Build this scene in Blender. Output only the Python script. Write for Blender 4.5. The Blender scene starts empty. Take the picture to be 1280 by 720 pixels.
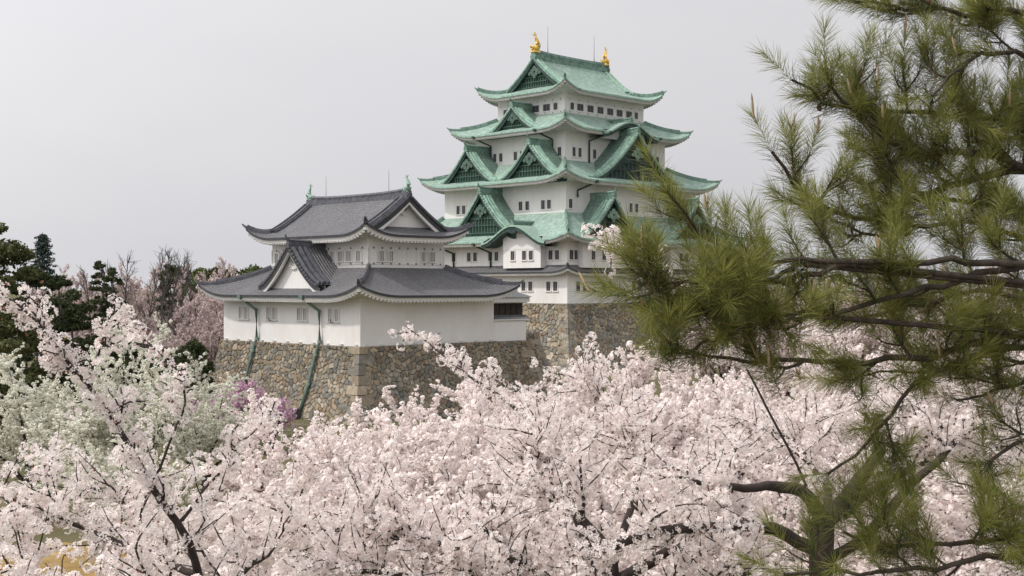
import bpy, math, random
import numpy as np
from mathutils import Matrix, Vector

R = math.radians
scene = bpy.context.scene
col = scene.collection

# ------------------------------------------------------------------ camera
CAM_Z = 11.5
FPX = 1576.0                       # focal length in pixels of a 1280 wide picture
cam_d = bpy.data.cameras.new('camera')
cam_d.sensor_width = 36.0
cam_d.lens = 36.0 * FPX / 1280.0
cam_d.clip_start = 0.1
cam_d.clip_end = 20000
cam = bpy.data.objects.new('camera', cam_d)
cam.location = (0, 0, CAM_Z)
cam.rotation_euler = (R(90), 0, 0)
col.objects.link(cam)
scene.camera = cam

# ------------------------------------------------------------------ light
SUN_EL = 52.0
SUN_H = Vector((-0.956, -0.293)).normalized()          # horizontal direction towards the sun
SUN_DIR = Vector((SUN_H.x * math.cos(R(SUN_EL)), SUN_H.y * math.cos(R(SUN_EL)), math.sin(R(SUN_EL))))
world = bpy.data.worlds.new('World')
scene.world = world
world.use_nodes = True
nt = world.node_tree
nt.nodes.clear()
wo = nt.nodes.new('ShaderNodeOutputWorld')
bg = nt.nodes.new('ShaderNodeBackground')
sky = nt.nodes.new('ShaderNodeTexSky')
sky.sky_type = 'NISHITA'
sky.sun_disc = False
sky.sun_elevation = R(SUN_EL)
sky.sun_rotation = math.atan2(SUN_H.x, SUN_H.y)
sky.air_density = 1.0
sky.dust_density = 6.0
sky.ozone_density = 1.0
hs = nt.nodes.new('ShaderNodeHueSaturation')
hs.inputs['Saturation'].default_value = 0.12
mx = nt.nodes.new('ShaderNodeMix')
mx.data_type = 'RGBA'
mx.inputs['Factor'].default_value = 0.80             # thin even cloud veils the blue
mx.inputs[7].default_value = (7.5, 7.45, 7.75, 1)
# hazy cloud is brighter towards the sun
tcw = nt.nodes.new('ShaderNodeTexCoord')
dotn = nt.nodes.new('ShaderNodeVectorMath')
dotn.operation = 'DOT_PRODUCT'
dotn.inputs[1].default_value = SUN_DIR
nt.links.new(tcw.outputs['Generated'], dotn.inputs[0])
glow = nt.nodes.new('ShaderNodeValToRGB')
glow.color_ramp.elements[0].position = 0.0
glow.color_ramp.elements[0].color = (.44, .44, .44, 1)
for gp_, gv in ((.40, .465), (.54, .52), (.70, .66), (.88, .90)):
    e_ = glow.color_ramp.elements.new(gp_)
    e_.color = (gv, gv, gv, 1)
glow.color_ramp.elements[-1].position = 1.0
glow.color_ramp.elements[-1].color = (1.3, 1.28, 1.25, 1)
mr = nt.nodes.new('ShaderNodeMapRange')
mr.inputs['From Min'].default_value = -1.0
nt.links.new(dotn.outputs['Value'], mr.inputs['Value'])
nt.links.new(mr.outputs[0], glow.inputs[0])
gm = nt.nodes.new('ShaderNodeMix')
gm.data_type = 'RGBA'
gm.blend_type = 'MULTIPLY'
gm.inputs['Factor'].default_value = 1.0
cn_ = nt.nodes.new('ShaderNodeTexNoise')
cn_.inputs['Scale'].default_value = 2.2
cn_.inputs['Detail'].default_value = 5
cmp_ = nt.nodes.new('ShaderNodeMapping')
cmp_.inputs['Scale'].default_value = (1, 1, 3.0)
nt.links.new(tcw.outputs['Generated'], cmp_.inputs['Vector'])
nt.links.new(cmp_.outputs[0], cn_.inputs['Vector'])
cr_ = nt.nodes.new('ShaderNodeValToRGB')
cr_.color_ramp.elements[0].position = .3
cr_.color_ramp.elements[0].color = (14.9, 14.8, 15.6, 1)
cr_.color_ramp.elements[1].position = .7
cr_.color_ramp.elements[1].color = (16.1, 16.0, 16.4, 1)
nt.links.new(cn_.outputs['Fac'], cr_.inputs[0])
nt.links.new(cr_.outputs[0], gm.inputs[6])
nt.links.new(glow.outputs[0], gm.inputs[7])
nt.links.new(gm.outputs[2], mx.inputs[7])
nt.links.new(sky.outputs[0], hs.inputs['Color'])
nt.links.new(hs.outputs[0], mx.inputs[6])
nt.links.new(mx.outputs[2], bg.inputs['Color'])
bg.inputs['Strength'].default_value = 0.10
nt.links.new(bg.outputs[0], wo.inputs['Surface'])

sun_d = bpy.data.lights.new('sun', 'SUN')
sun_d.energy = 2.0
sun_d.angle = R(1.5)
sun_d.color = (1.0, 0.95, 0.87)
sun = bpy.data.objects.new('sun', sun_d)
sun.rotation_euler = SUN_DIR.to_track_quat('Z', 'Y').to_euler()
sun.location = (-60, -40, 120)
col.objects.link(sun)

vs = scene.view_settings
vs.view_transform = 'Standard'
vs.look = 'None'
vs.exposure = 0.10
vs.gamma = 1.0
vs.use_curve_mapping = False
scene.cycles.max_bounces = 8
scene.cycles.diffuse_bounces = 4
scene.cycles.glossy_bounces = 2
scene.cycles.transmission_bounces = 4
scene.cycles.transparent_max_bounces = 4


def at(px, py, d):
    """point at distance d along the view axis (metres), given in photograph pixels"""
    return np.array([(px - 640.0) / FPX * d, d, CAM_Z - (py - 360.0) / FPX * d])


# ------------------------------------------------------------------ materials
def new_mat(name):
    m = bpy.data.materials.new(name)
    m.use_nodes = True
    t = m.node_tree
    b = t.nodes['Principled BSDF']
    return m, t, b


def ramp(t, src, stops):
    r = t.nodes.new('ShaderNodeValToRGB')
    cr = r.color_ramp
    while len(cr.elements) > 1:
        cr.elements.remove(cr.elements[-1])
    cr.elements[0].position = stops[0][0]
    cr.elements[0].color = (*stops[0][1], 1)
    for p, c in stops[1:]:
        e = cr.elements.new(p)
        e.color = (*c, 1)
    t.links.new(src, r.inputs[0])
    return r.outputs[0]


def noise(t, scale, detail=4, rough=0.6, vec=None, dist=0.0):
    n = t.nodes.new('ShaderNodeTexNoise')
    n.inputs['Scale'].default_value = scale
    n.inputs['Detail'].default_value = detail
    n.inputs['Roughness'].default_value = rough
    n.inputs['Distortion'].default_value = dist
    if vec is not None:
        t.links.new(vec, n.inputs['Vector'])
    return n.outputs['Fac']


def coords(t, kind='Object', scale=None):
    c = t.nodes.new('ShaderNodeTexCoord')
    o = c.outputs[kind]
    if scale:
        mp = t.nodes.new('ShaderNodeMapping')
        mp.inputs['Scale'].default_value = scale
        t.links.new(o, mp.inputs['Vector'])
        o = mp.outputs[0]
    return o


def mixc(t, fac, a, b, mode='MIX'):
    m = t.nodes.new('ShaderNodeMix')
    m.data_type = 'RGBA'
    m.blend_type = mode
    for s, i in ((fac, 0), (a, 6), (b, 7)):
        if isinstance(s, (int, float)):
            m.inputs[i].default_value = s
        elif isinstance(s, tuple):
            m.inputs[i].default_value = (*s, 1)
        else:
            t.links.new(s, m.inputs[i])
    return m.outputs[2]


def bump(t, b, h, strength, dist):
    n = t.nodes.new('ShaderNodeBump')
    n.inputs['Strength'].default_value = strength
    n.inputs['Distance'].default_value = dist
    t.links.new(h, n.inputs['Height'])
    t.links.new(n.outputs[0], b.inputs['Normal'])


def mathn(t, op, a, b=None):
    m = t.nodes.new('ShaderNodeMath')
    m.operation = op
    for i, s in ((0, a), (1, b)):
        if s is None:
            continue
        if isinstance(s, (int, float)):
            m.inputs[i].default_value = s
        else:
            t.links.new(s, m.inputs[i])
    return m.outputs[0]


def simple(name, c, rough=0.8, var=0.25, scale=3.0, metal=0.0, spec=0.3, kind='Object'):
    m, t, b = new_mat(name)
    n = noise(t, scale, 5, 0.65, coords(t, kind))
    lo = tuple(x * (1 - var) for x in c)
    hi = tuple(min(1, x * (1 + var)) for x in c)
    t.links.new(ramp(t, n, [(0.3, lo), (0.7, hi)]), b.inputs['Base Color'])
    b.inputs['Roughness'].default_value = rough
    b.inputs['Metallic'].default_value = metal
    b.inputs['Specular IOR Level'].default_value = spec
    return m


def roof_mat(name, c_lo, c_hi, c_streak, period, course, rib_amt, spots, rough=0.65, course_amt=0.3):
    """roof covering: rolls running down the slope (uv.x in metres along the eave), courses across"""
    m, t, b = new_mat(name)
    uv = coords(t, 'UV')
    sp = t.nodes.new('ShaderNodeSeparateXYZ')
    t.links.new(uv, sp.inputs[0])
    big = noise(t, 0.35, 5, 0.65, uv)
    st = noise(t, 1.0, 5, 0.7, coords(t, 'UV', (2.2, 0.25, 1)))
    fine = noise(t, spots, 3, 0.7, uv)
    base = ramp(t, big, [(0.32, c_lo), (0.68, c_hi)])
    base = mixc(t, ramp(t, st, [(0.52, (0, 0, 0)), (0.72, (0.75, 0.75, 0.75))]), base, c_streak)
    base = mixc(t, ramp(t, fine, [(0.36, (0.8, 0.8, 0.8)), (0.58, (0, 0, 0))]), base, c_streak)
    rib = mathn(t, 'SINE', mathn(t, 'MULTIPLY', sp.outputs[0], 2 * math.pi / period))
    rib = mathn(t, 'MULTIPLY', mathn(t, 'ADD', rib, 1.0), 0.5)
    rib = mathn(t, 'POWER', rib, 2.0)
    fr = mathn(t, 'FRACT', mathn(t, 'DIVIDE', sp.outputs[1], course))
    base = mixc(t, mathn(t, 'MULTIPLY', mathn(t, 'SUBTRACT', 1.0, rib), rib_amt), base, tuple(x * 0.45 for x in c_lo))
    crs = mathn(t, 'MULTIPLY', mathn(t, 'LESS_THAN', fr, 0.3), rib_amt * .6)
    base = mixc(t, crs, base, tuple(x * 0.5 for x in c_lo))
    t.links.new(base, b.inputs['Base Color'])
    b.inputs['Roughness'].default_value = rough
    b.inputs['Specular IOR Level'].default_value = 0.25
    hgt = mathn(t, 'ADD', mathn(t, 'MULTIPLY', rib, 1.0), mathn(t, 'MULTIPLY', fr, course_amt))
    bump(t, b, hgt, 0.9, 0.11)
    return m


M = {}
M['copper'] = roof_mat('verdigris copper', (0.29, 0.42, 0.35), (0.48, 0.63, 0.55), (0.25, 0.35, 0.295), 0.36, 0.55, 0.25, 1.4)
M['copper_worn'] = roof_mat('worn dormer copper', (0.16, 0.25, 0.205), (0.30, 0.425, 0.35), (0.10, 0.165, 0.135), 0.5, 0.6, 0.55, 1.8)
M['copper_light'] = simple('pale verdigris', (0.275, 0.41, 0.335), 0.65, 0.4, 1.6)
M['copper_ridge'] = simple('dull verdigris', (0.15, 0.24, 0.195), 0.6, 0.45, 1.6)
M['copper_dark'] = simple('dark patinated copper', (0.035, 0.062, 0.055), 0.6, 0.5, 2.5)
M['gable_green'] = simple('green patinated gable boards', (0.045, 0.088, 0.068), 0.65, 0.5, 2.0)
M['ornament'] = simple('pale patinated ornament', (0.08, 0.128, 0.10), 0.6, 0.4, 3.0)
M['lattice'] = simple('gable lattice', (0.052, 0.098, 0.076), 0.65, 0.4, 3.0)
M['eave_grey'] = simple('shade grey plaster rafters', (0.46, 0.45, 0.42), 0.9, 0.12, 0.8)  # eave shade is put into this darker plaster grey
M['tile'] = roof_mat('grey clay tile', (0.215, 0.212, 0.222), (0.345, 0.34, 0.352), (0.10, 0.10, 0.11), 0.33, 0.33, 0.8, 4.2, 0.6, 0.5)
M['tile_ridge'] = simple('dark ridge tile', (0.095, 0.097, 0.11), 0.55, 0.4, 2.5)
M['tile_dark'] = simple('dark grey tile', (0.05, 0.052, 0.06), 0.6, 0.4, 3.0)  # even dark grey for the tile roof edges


def plaster_mat():
    m, t, b = new_mat('white lime plaster')
    co = coords(t, 'Object')
    n1 = noise(t, 0.25, 5, 0.6, co)
    n2 = noise(t, 1.0, 5, 0.7, coords(t, 'Object', (1.2, 1.2, 0.12)))
    c = ramp(t, n1, [(0.3, (0.70, 0.68, 0.655)), (0.7, (0.80, 0.785, 0.765))])
    c = mixc(t, ramp(t, n2, [(0.48, (0, 0, 0)), (0.78, (0.28, 0.28, 0.28))]), c, (0.54, 0.51, 0.46))
    t.links.new(c, b.inputs['Base Color'])
    b.inputs['Roughness'].default_value = 0.9
    b.inputs['Specular IOR Level'].default_value = 0.1
    return m


M['plaster'] = plaster_mat()
M['plaster_trim'] = simple('plaster trim', (0.72, 0.705, 0.68), 0.9, 0.08, 0.6)
M['pane_grey'] = simple('grey window pane', (0.25, 0.245, 0.235), 0.9, 0.06, 1.0)  # flat pane coloured dark so it reads as a dim opening
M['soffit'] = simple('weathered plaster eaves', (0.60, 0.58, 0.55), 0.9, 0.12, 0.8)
M['win_dark'] = simple('dark window pane', (0.06, 0.055, 0.065), 0.35, 0.3, 1.0)  # the shade of a recess is put into this flat pane's colour
M['win_bar'] = simple('grey window bar', (0.17, 0.165, 0.17), 0.7, 0.2, 2.0)
M['gold'] = simple('gilded metal', (0.85, 0.55, 0.14), 0.32, 0.2, 3.0, 0.9)
M['iron'] = simple('dark iron', (0.06, 0.06, 0.065), 0.5, 0.2, 4.0)
M['pipe'] = simple('green copper pipe', (0.12, 0.18, 0.15), 0.6, 0.35, 1.5)
M['pipe_dark'] = simple('dark copper pipe', (0.035, 0.065, 0.055), 0.6, 0.35, 1.5)
M['dark_wood'] = simple('dark brown boards', (0.036, 0.027, 0.024), 0.8, 0.3, 2.0)
M['pale_wood'] = simple('weathered fence wood', (0.30, 0.25, 0.19), 0.85, 0.3, 3.0)


def stone_mat():
    m, t, b = new_mat('fieldstone')
    a = t.nodes.new('ShaderNodeAttribute')
    a.attribute_name = 'stone_tint'
    n = noise(t, 3.5, 6, 0.7, coords(t, 'Object'))
    c = mixc(t, 0.75, a.outputs['Color'], ramp(t, n, [(0.25, (0.25, 0.25, 0.25)), (0.75, (0.72, 0.71, 0.69))]), 'OVERLAY')
    n2 = noise(t, 0.22, 4, 0.6, coords(t, 'Object'))
    c = mixc(t, ramp(t, n2, [(0.5, (0, 0, 0)), (0.75, (0.45, 0.45, 0.45))]), c, (0.085, 0.082, 0.072))
    t.links.new(c, b.inputs['Base Color'])
    b.inputs['Roughness'].default_value = 0.95
    b.inputs['Specular IOR Level'].default_value = 0.15
    bump(t, b, noise(t, 9.0, 5, 0.7, coords(t, 'Object')), 0.6, 0.06)
    return m


M['stone'] = stone_mat()


def leaf_mat(name, c_lo, c_hi, trans=0.3, rough=0.7, spec=0.15):
    """small leaves, petals, needles: each one its own shade, part of the light passes through"""
    m, t, b = new_mat(name)
    g = t.nodes.new('ShaderNodeNewGeometry')
    c = ramp(t, g.outputs['Random Per Island'], [(0.0, c_lo), (1.0, c_hi)])
    t.links.new(c, b.inputs['Base Color'])
    b.inputs['Roughness'].default_value = rough
    b.inputs['Specular IOR Level'].default_value = spec
    tr = t.nodes.new('ShaderNodeBsdfTranslucent')
    t.links.new(c, tr.inputs['Color'])
    ms = t.nodes.new('ShaderNodeMixShader')
    ms.inputs[0].default_value = trans
    t.links.new(b.outputs[0], ms.inputs[1])
    t.links.new(tr.outputs[0], ms.inputs[2])
    t.links.new(ms.outputs[0], t.nodes['Material Output'].inputs['Surface'])
    return m


M['petal'] = leaf_mat('cherry petal', (0.905, 0.812, 0.787), (0.967, 0.916, 0.89), 0.43)
M['petal_far'] = leaf_mat('distant cherry petal', (0.57, 0.465, 0.445), (0.71, 0.61, 0.59), 0.3)  # distance haze is put into this greyed pink
M['petal_white'] = leaf_mat('white cherry petal', (0.76, 0.76, 0.655), (0.90, 0.89, 0.81), 0.3)
M['petal_magenta'] = leaf_mat('magenta petal', (0.56, 0.34, 0.46), (0.74, 0.55, 0.65), 0.3)
M['calyx'] = leaf_mat('red brown calyx', (0.20, 0.06, 0.045), (0.42, 0.20, 0.11), 0.2)
M['bark'] = simple('dark cherry bark', (0.052, 0.040, 0.036), 0.9, 0.4, 14.0)
for _k, _sc in (('bark', 22.0),):
    _t = M[_k].node_tree
    _b = _t.nodes['Principled BSDF']
    bump(_t, _b, noise(_t, _sc, 6, 0.75, coords(_t, 'Object', (1, 1, .5))), 0.9, 0.03)
M['bark_grey'] = simple('grey bark', (0.085, 0.075, 0.07), 0.9, 0.3, 6.0)
M['bark_pine'] = simple('pine bark', (0.075, 0.058, 0.047), 0.95, 0.5, 18.0)
bump(M['bark_pine'].node_tree, M['bark_pine'].node_tree.nodes['Principled BSDF'], noise(M['bark_pine'].node_tree, 45.0, 6, 0.75, coords(M['bark_pine'].node_tree)), 1.0, 0.012)
M['needle'] = leaf_mat('pine needle', (0.14, 0.165, 0.038), (0.35, 0.345, 0.095), 0.38, 0.45, 0.35)
M['needle_old'] = leaf_mat('older pine needle', (0.055, 0.070, 0.020), (0.15, 0.155, 0.05), 0.15, 0.55, 0.3)
M['needle_dry'] = leaf_mat('dry pine needle', (0.16, 0.09, 0.035), (0.30, 0.19, 0.08), 0.1)
M['candle'] = simple('pine bud', (0.42, 0.31, 0.20), 0.8, 0.3, 40.0)
M['cone'] = simple('pine cone', (0.15, 0.085, 0.05), 0.85, 0.4, 60.0)
M['leaf_dark'] = leaf_mat('dark evergreen leaf', (0.030, 0.046, 0.020), (0.085, 0.10, 0.042), 0.1)
M['leaf_olive'] = leaf_mat('olive pine leaf', (0.055, 0.065, 0.022), (0.12, 0.125, 0.05), 0.1)
M['leaf_conifer'] = leaf_mat('blue green conifer leaf', (0.035, 0.058, 0.048), (0.085, 0.11, 0.095), 0.1)
M['leaf_green'] = leaf_mat('fresh green leaf', (0.07, 0.11, 0.03), (0.15, 0.19, 0.06), 0.2)


def ground_mat():
    m, t, b = new_mat('spring lawn')
    co = coords(t, 'Object')
    n1 = noise(t, 0.07, 5, 0.65, co)
    n2 = noise(t, 1.3, 5, 0.7, co)
    c = ramp(t, n1, [(0.35, (0.085, 0.09, 0.045)), (0.5, (0.14, 0.13, 0.07)), (0.65, (0.21, 0.17, 0.10))])
    c = mixc(t, mathn(t, 'MULTIPLY', n2, 0.5), c, (0.07, 0.065, 0.04))
    t.links.new(c, b.inputs['Base Color'])
    b.inputs['Roughness'].default_value = 1.0
    b.inputs['Specular IOR Level'].default_value = 0.05
    bump(t, b, noise(t, 7.0, 4, 0.7, co), 0.6, 0.08)
    return m


M['ground'] = ground_mat()
M['dry_grass'] = simple('dry ochre lawn', (0.30, 0.20, 0.075), 1.0, 0.35, 1.2)
M['far_block'] = simple('pale apartment wall', (0.46, 0.44, 0.45), 0.9, 0.1, 0.3)
M['far_red'] = simple('faded red sign band', (0.36, 0.17, 0.18), 0.9, 0.1, 0.3)
M['far_blue'] = simple('blue grey glazing', (0.20, 0.24, 0.30), 0.5, 0.1, 0.3)


# ------------------------------------------------------------------ mesh helpers
def link(ob, parent=None):
    col.objects.link(ob)
    if parent is not None:
        ob.parent = parent
    return ob


def tag(o, label=None, cat=None, group=None, kind=None):
    if label:
        o['label'] = label
    if cat:
        o['category'] = cat
    if group:
        o['group'] = group
    if kind:
        o['kind'] = kind
    return o


def empty(name, loc=(0, 0, 0), rz=0.0):
    o = bpy.data.objects.new(name, None)
    o.location = loc
    o.rotation_euler = (0, 0, rz)
    o.empty_display_size = 0.5
    return link(o)


def copy_tree(o, parent=None):
    c = o.copy()
    col.objects.link(c)
    if parent is not None:
        c.parent = parent
    for ch in list(o.children):
        copy_tree(ch, c)
    return c


class MB:
    """collects faces (with uv, material slot and smoothing) and builds ONE mesh object"""

    def __init__(self, xf=None):
        self.v, self.f, self.mi, self.uv, self.sm = [], [], [], [], []
        self.xf = xf or Matrix.Identity(4)

    def pt(self, p):
        self.v.append(tuple(self.xf @ Vector(p)))
        return len(self.v) - 1

    def face(self, pts, mi=0, uv=None, smooth=False):
        idx = [self.pt(p) for p in pts]
        self.f.append(idx)
        self.mi.append(mi)
        self.uv.append(uv or [(0, 0)] * len(idx))
        self.sm.append(smooth)

    def grid(self, P, UV=None, mi=0, smooth=True):
        n, m = len(P), len(P[0])
        idx = [[self.pt(P[i][j]) for j in range(m)] for i in range(n)]
        for i in range(n - 1):
            for j in range(m - 1):
                self.f.append([idx[i][j], idx[i][j + 1], idx[i + 1][j + 1], idx[i + 1][j]])
                self.mi.append(mi)
                self.sm.append(smooth)
                if UV is not None:
                    self.uv.append([UV[i][j], UV[i][j + 1], UV[i + 1][j + 1], UV[i + 1][j]])
                else:
                    self.uv.append([(0, 0)] * 4)

    def box(self, c, s, mi=0, rot=None):
        cx, cy, cz = c
        hx, hy, hz = s[0] / 2, s[1] / 2, s[2] / 2
        p = [Vector((x, y, z)) for x in (-hx, hx) for y in (-hy, hy) for z in (-hz, hz)]
        if rot is not None:
            p = [rot @ q for q in p]
        p = [q + Vector(c) for q in p]
        base = [self.pt(q) for q in p]
        for q in ((0, 1, 3, 2), (4, 6, 7, 5), (0, 4, 5, 1), (2, 3, 7, 6), (0, 2, 6, 4), (1, 5, 7, 3)):
            self.f.append([base[k] for k in q])
            self.mi.append(mi)
            self.uv.append([(0, 0)] * 4)
            self.sm.append(False)

    def sweep(self, path, prof, mi=0, up=(0, 0, 1), scale=None, caps=True, smooth=False):
        """sweep a closed 2D profile (side, up) along a path, keeping 'up' vertical-ish"""
        P = [Vector(p) for p in path]
        n = len(P)
        rings = []
        for i in range(n):
            t = (P[min(i + 1, n - 1)] - P[max(i - 1, 0)]).normalized()
            side = t.cross(Vector(up))
            if side.length < 1e-4:
                side = Vector((1, 0, 0))
            side.normalize()
            u = side.cross(t).normalized()
            k = scale[i] if scale else 1.0
            rings.append([self.pt(P[i] + side * a * k + u * b * k) for a, b in prof])
        m = len(prof)
        for i in range(n - 1):
            for j in range(m):
                self.f.append([rings[i][j], rings[i][(j + 1) % m], rings[i + 1][(j + 1) % m], rings[i + 1][j]])
                self.mi.append(mi)
                self.uv.append([(0, 0)] * 4)
                self.sm.append(smooth)
        if caps:
            for r in (rings[0], rings[-1]):
                self.f.append(list(r))
                self.mi.append(mi)
                self.uv.append([(0, 0)] * m)
                self.sm.append(False)

    def tube(self, path, r, n=8, mi=0, scale=None):
        prof = [(r * math.cos(2 * math.pi * k / n), r * math.sin(2 * math.pi * k / n)) for k in range(n)]
        self.sweep(path, prof, mi, scale=scale, smooth=True)

    def prism(self, outline, axis_pts, mi=0):
        """outline: list of 3D points (front), axis_pts: offset vector for thickness"""
        o = Vector(axis_pts)
        a = [self.pt(p) for p in outline]
        b = [self.pt(Vector(p) + o) for p in outline]
        n = len(a)
        for q in (a, b):
            self.f.append(list(q))
            self.mi.append(mi)
            self.uv.append([(0, 0)] * n)
            self.sm.append(False)
        for i in range(n):
            self.f.append([a[i], a[(i + 1) % n], b[(i + 1) % n], b[i]])
            self.mi.append(mi)
            self.uv.append([(0, 0)] * 4)
            self.sm.append(False)

    def build(self, name, mats, parent=None):
        me = bpy.data.meshes.new(name)
        me.from_pydata(self.v, [], self.f)
        for m in (mats if isinstance(mats, (list, tuple)) else [mats]):
            me.materials.append(m)
        uvl = me.uv_layers.new(name='UVMap')
        flat = [c for f in self.uv for p in f for c in p]
        uvl.data.foreach_set('uv', flat)
        me.polygons.foreach_set('material_index', self.mi)
        me.polygons.foreach_set('use_smooth', self.sm)
        me.update()
        return link(bpy.data.objects.new(name, me), parent)


def mesh_np(name, verts, polys, mats, mi=None, smooth=False):
    """big meshes from numpy: polys is a list of (M,k) index arrays, mi the matching slot of each"""
    me = bpy.data.meshes.new(name)
    nv = len(verts)
    me.vertices.add(nv)
    me.vertices.foreach_set('co', np.ascontiguousarray(verts, dtype=np.float32).ravel())
    loops = np.concatenate([p.ravel() for p in polys]).astype(np.int32)
    tot = np.concatenate([np.full(len(p), p.shape[1], np.int32) for p in polys])
    start = np.concatenate([[0], np.cumsum(tot)[:-1]]).astype(np.int32)
    me.loops.add(len(loops))
    me.loops.foreach_set('vertex_index', loops)
    me.polygons.add(len(tot))
    me.polygons.foreach_set('loop_start', start)
    if mi is not None:
        me.polygons.foreach_set('material_index', np.concatenate([np.full(len(p), k, np.int32) for p, k in zip(polys, mi)]))
    me.polygons.foreach_set('use_smooth', np.full(len(tot), smooth, bool))
    for m in mats:
        me.materials.append(m)
    me.update(calc_edges=True)
    me.validate()
    return me


# ------------------------------------------------------------------ castle roof builders (local frame of a building)
FACE = {                                    # side -> (along, outward) as local vectors
    'left': (Vector((0, 1, 0)), Vector((-1, 0, 0))),     # -X face
    'right': (Vector((1, 0, 0)), Vector((0, -1, 0))),    # -Y face
    'back': (Vector((1, 0, 0)), Vector((0, 1, 0))),
    'far': (Vector((0, 1, 0)), Vector((1, 0, 0))),
}


def fp(side, s, o, z):
    a, n = FACE[side]
    p = a * s + n * o
    return (p.x, p.y, z)


def s_samples(half, reach, n_mid=7, n_end=9):
    e = [1 - (1 - k / n_end) ** 1.6 for k in range(n_end + 1)]
    q = max(0.0, half - reach)
    left = [-half + reach * (1 - (1 - k / n_end)) for k in range(n_end)]
    mid = [-q + 2 * q * k / n_mid for k in range(n_mid + 1)]
    right = [-x for x in reversed(left)]
    return left + mid + right


def lift_at(dist, reach, lift):
    if dist >= reach:
        return 0.0
    return lift * (1 - dist / reach) ** 2.3


def skirt_point(ho_s, ho_o, hi_s, hi_o, z_e, z_i, lift, reach, p, sn, t):
    """sn in [-1,1] along, t 0 inner..1 eave"""
    hs_ = hi_s + (ho_s - hi_s) * t
    o = hi_o + (ho_o - hi_o) * t
    z = z_i + (z_e - z_i) * (1 - (1 - t) ** p)
    dist = ho_s * (1 - abs(sn))
    z += lift_at(dist, reach, lift) * t ** 1.5
    return sn * hs_, o, z


def eave_under(mbs, side, ho_s, ho_o, wall_o, wall_s, z_e, lift, reach, th_roof, th_fascia, raf, xf):
    """edge of the roof covering, white fascia, soffit and rafter ends along one side"""
    edge, under = mbs
    gap = xf
    ss = sorted(s_samples(ho_s, reach) + (list(gap) if gap else []))

    def zz(s):
        return z_e + lift_at(ho_s - abs(s), reach, lift)
    for i in range(len(ss) - 1):
        a, b = ss[i], ss[i + 1]
        if gap and a > gap[0] - 1e-3 and b < gap[1] + 1e-3:
            continue
        za, zb = zz(a), zz(b)
        edge.face([fp(side, a, ho_o, za + .01), fp(side, b, ho_o, zb + .01), fp(side, b, ho_o, zb - th_roof), fp(side, a, ho_o, za - th_roof)], 0)
        k = (ho_o - 0.16) / ho_o
        a2, b2 = a * (ho_s - .16) / ho_s, b * (ho_s - .16) / ho_s
        edge.face([fp(side, a, ho_o, za - th_roof), fp(side, b, ho_o, zb - th_roof), fp(side, b2, ho_o - .16, zb - th_roof), fp(side, a2, ho_o - .16, za - th_roof)], 0)
        h1 = th_roof + th_fascia
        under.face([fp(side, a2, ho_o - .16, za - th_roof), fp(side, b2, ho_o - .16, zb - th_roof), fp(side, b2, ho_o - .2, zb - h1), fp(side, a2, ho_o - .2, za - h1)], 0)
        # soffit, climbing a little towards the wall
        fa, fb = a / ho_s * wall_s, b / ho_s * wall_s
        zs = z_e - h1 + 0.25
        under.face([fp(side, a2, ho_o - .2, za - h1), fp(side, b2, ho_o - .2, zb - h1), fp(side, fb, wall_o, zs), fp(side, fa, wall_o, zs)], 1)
    # rafter ends
    n = int(2 * ho_s / raf)
    for k in range(n + 1):
        s = -ho_s * .985 + 2 * ho_s * .985 * k / n
        if gap and gap[0] - .3 < s < gap[1] + .3:
            continue
        z = zz(s) - th_roof - th_fascia
        s2 = s / ho_s * wall_s
        dirv = Vector(fp(side, s2, wall_o, z_e)) - Vector(fp(side, s, ho_o, z_e))
        L = min(1.0, dirv.length * .6)
        dirv.normalize()
        p0 = Vector(fp(side, s, ho_o - .23, z - .02))
        under.sweep([p0, p0 + dirv * L + Vector((0, 0, .06))], [(-raf * .28, -.10), (raf * .28, -.10), (raf * .28, .10), (-raf * .28, .10)], 0)


def hip_ridge(mb, path, w, h, mi=0):
    prof = [(-w / 2, -.1), (w / 2, -.1), (w / 2, h * .55), (w * .3, h * .6), (w * .22, h), (-w * .22, h), (-w * .3, h * .6), (-w / 2, h * .55)]
    mb.sweep(path, prof, mi)


def finial(mb, p, d, s, mi=0):
    """ridge-end tile: a pointed plate with shoulders standing across direction d"""
    d = Vector((d[0], d[1], 0)).normalized()
    sd = Vector((-d.y, d.x, 0))
    p = Vector(p)
    out = [(-.42, -.25), (.42, -.25), (.5, .15), (.3, .45), (.36, .75), (.12, .68), (.08, 1.15), (-.08, 1.15), (-.12, .68), (-.36, .75), (-.3, .45), (-.5, .15)]
    mb.prism([p + sd * a * s + Vector((0, 0, b * s)) for a, b in out], d * .28 * s, mi)


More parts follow.
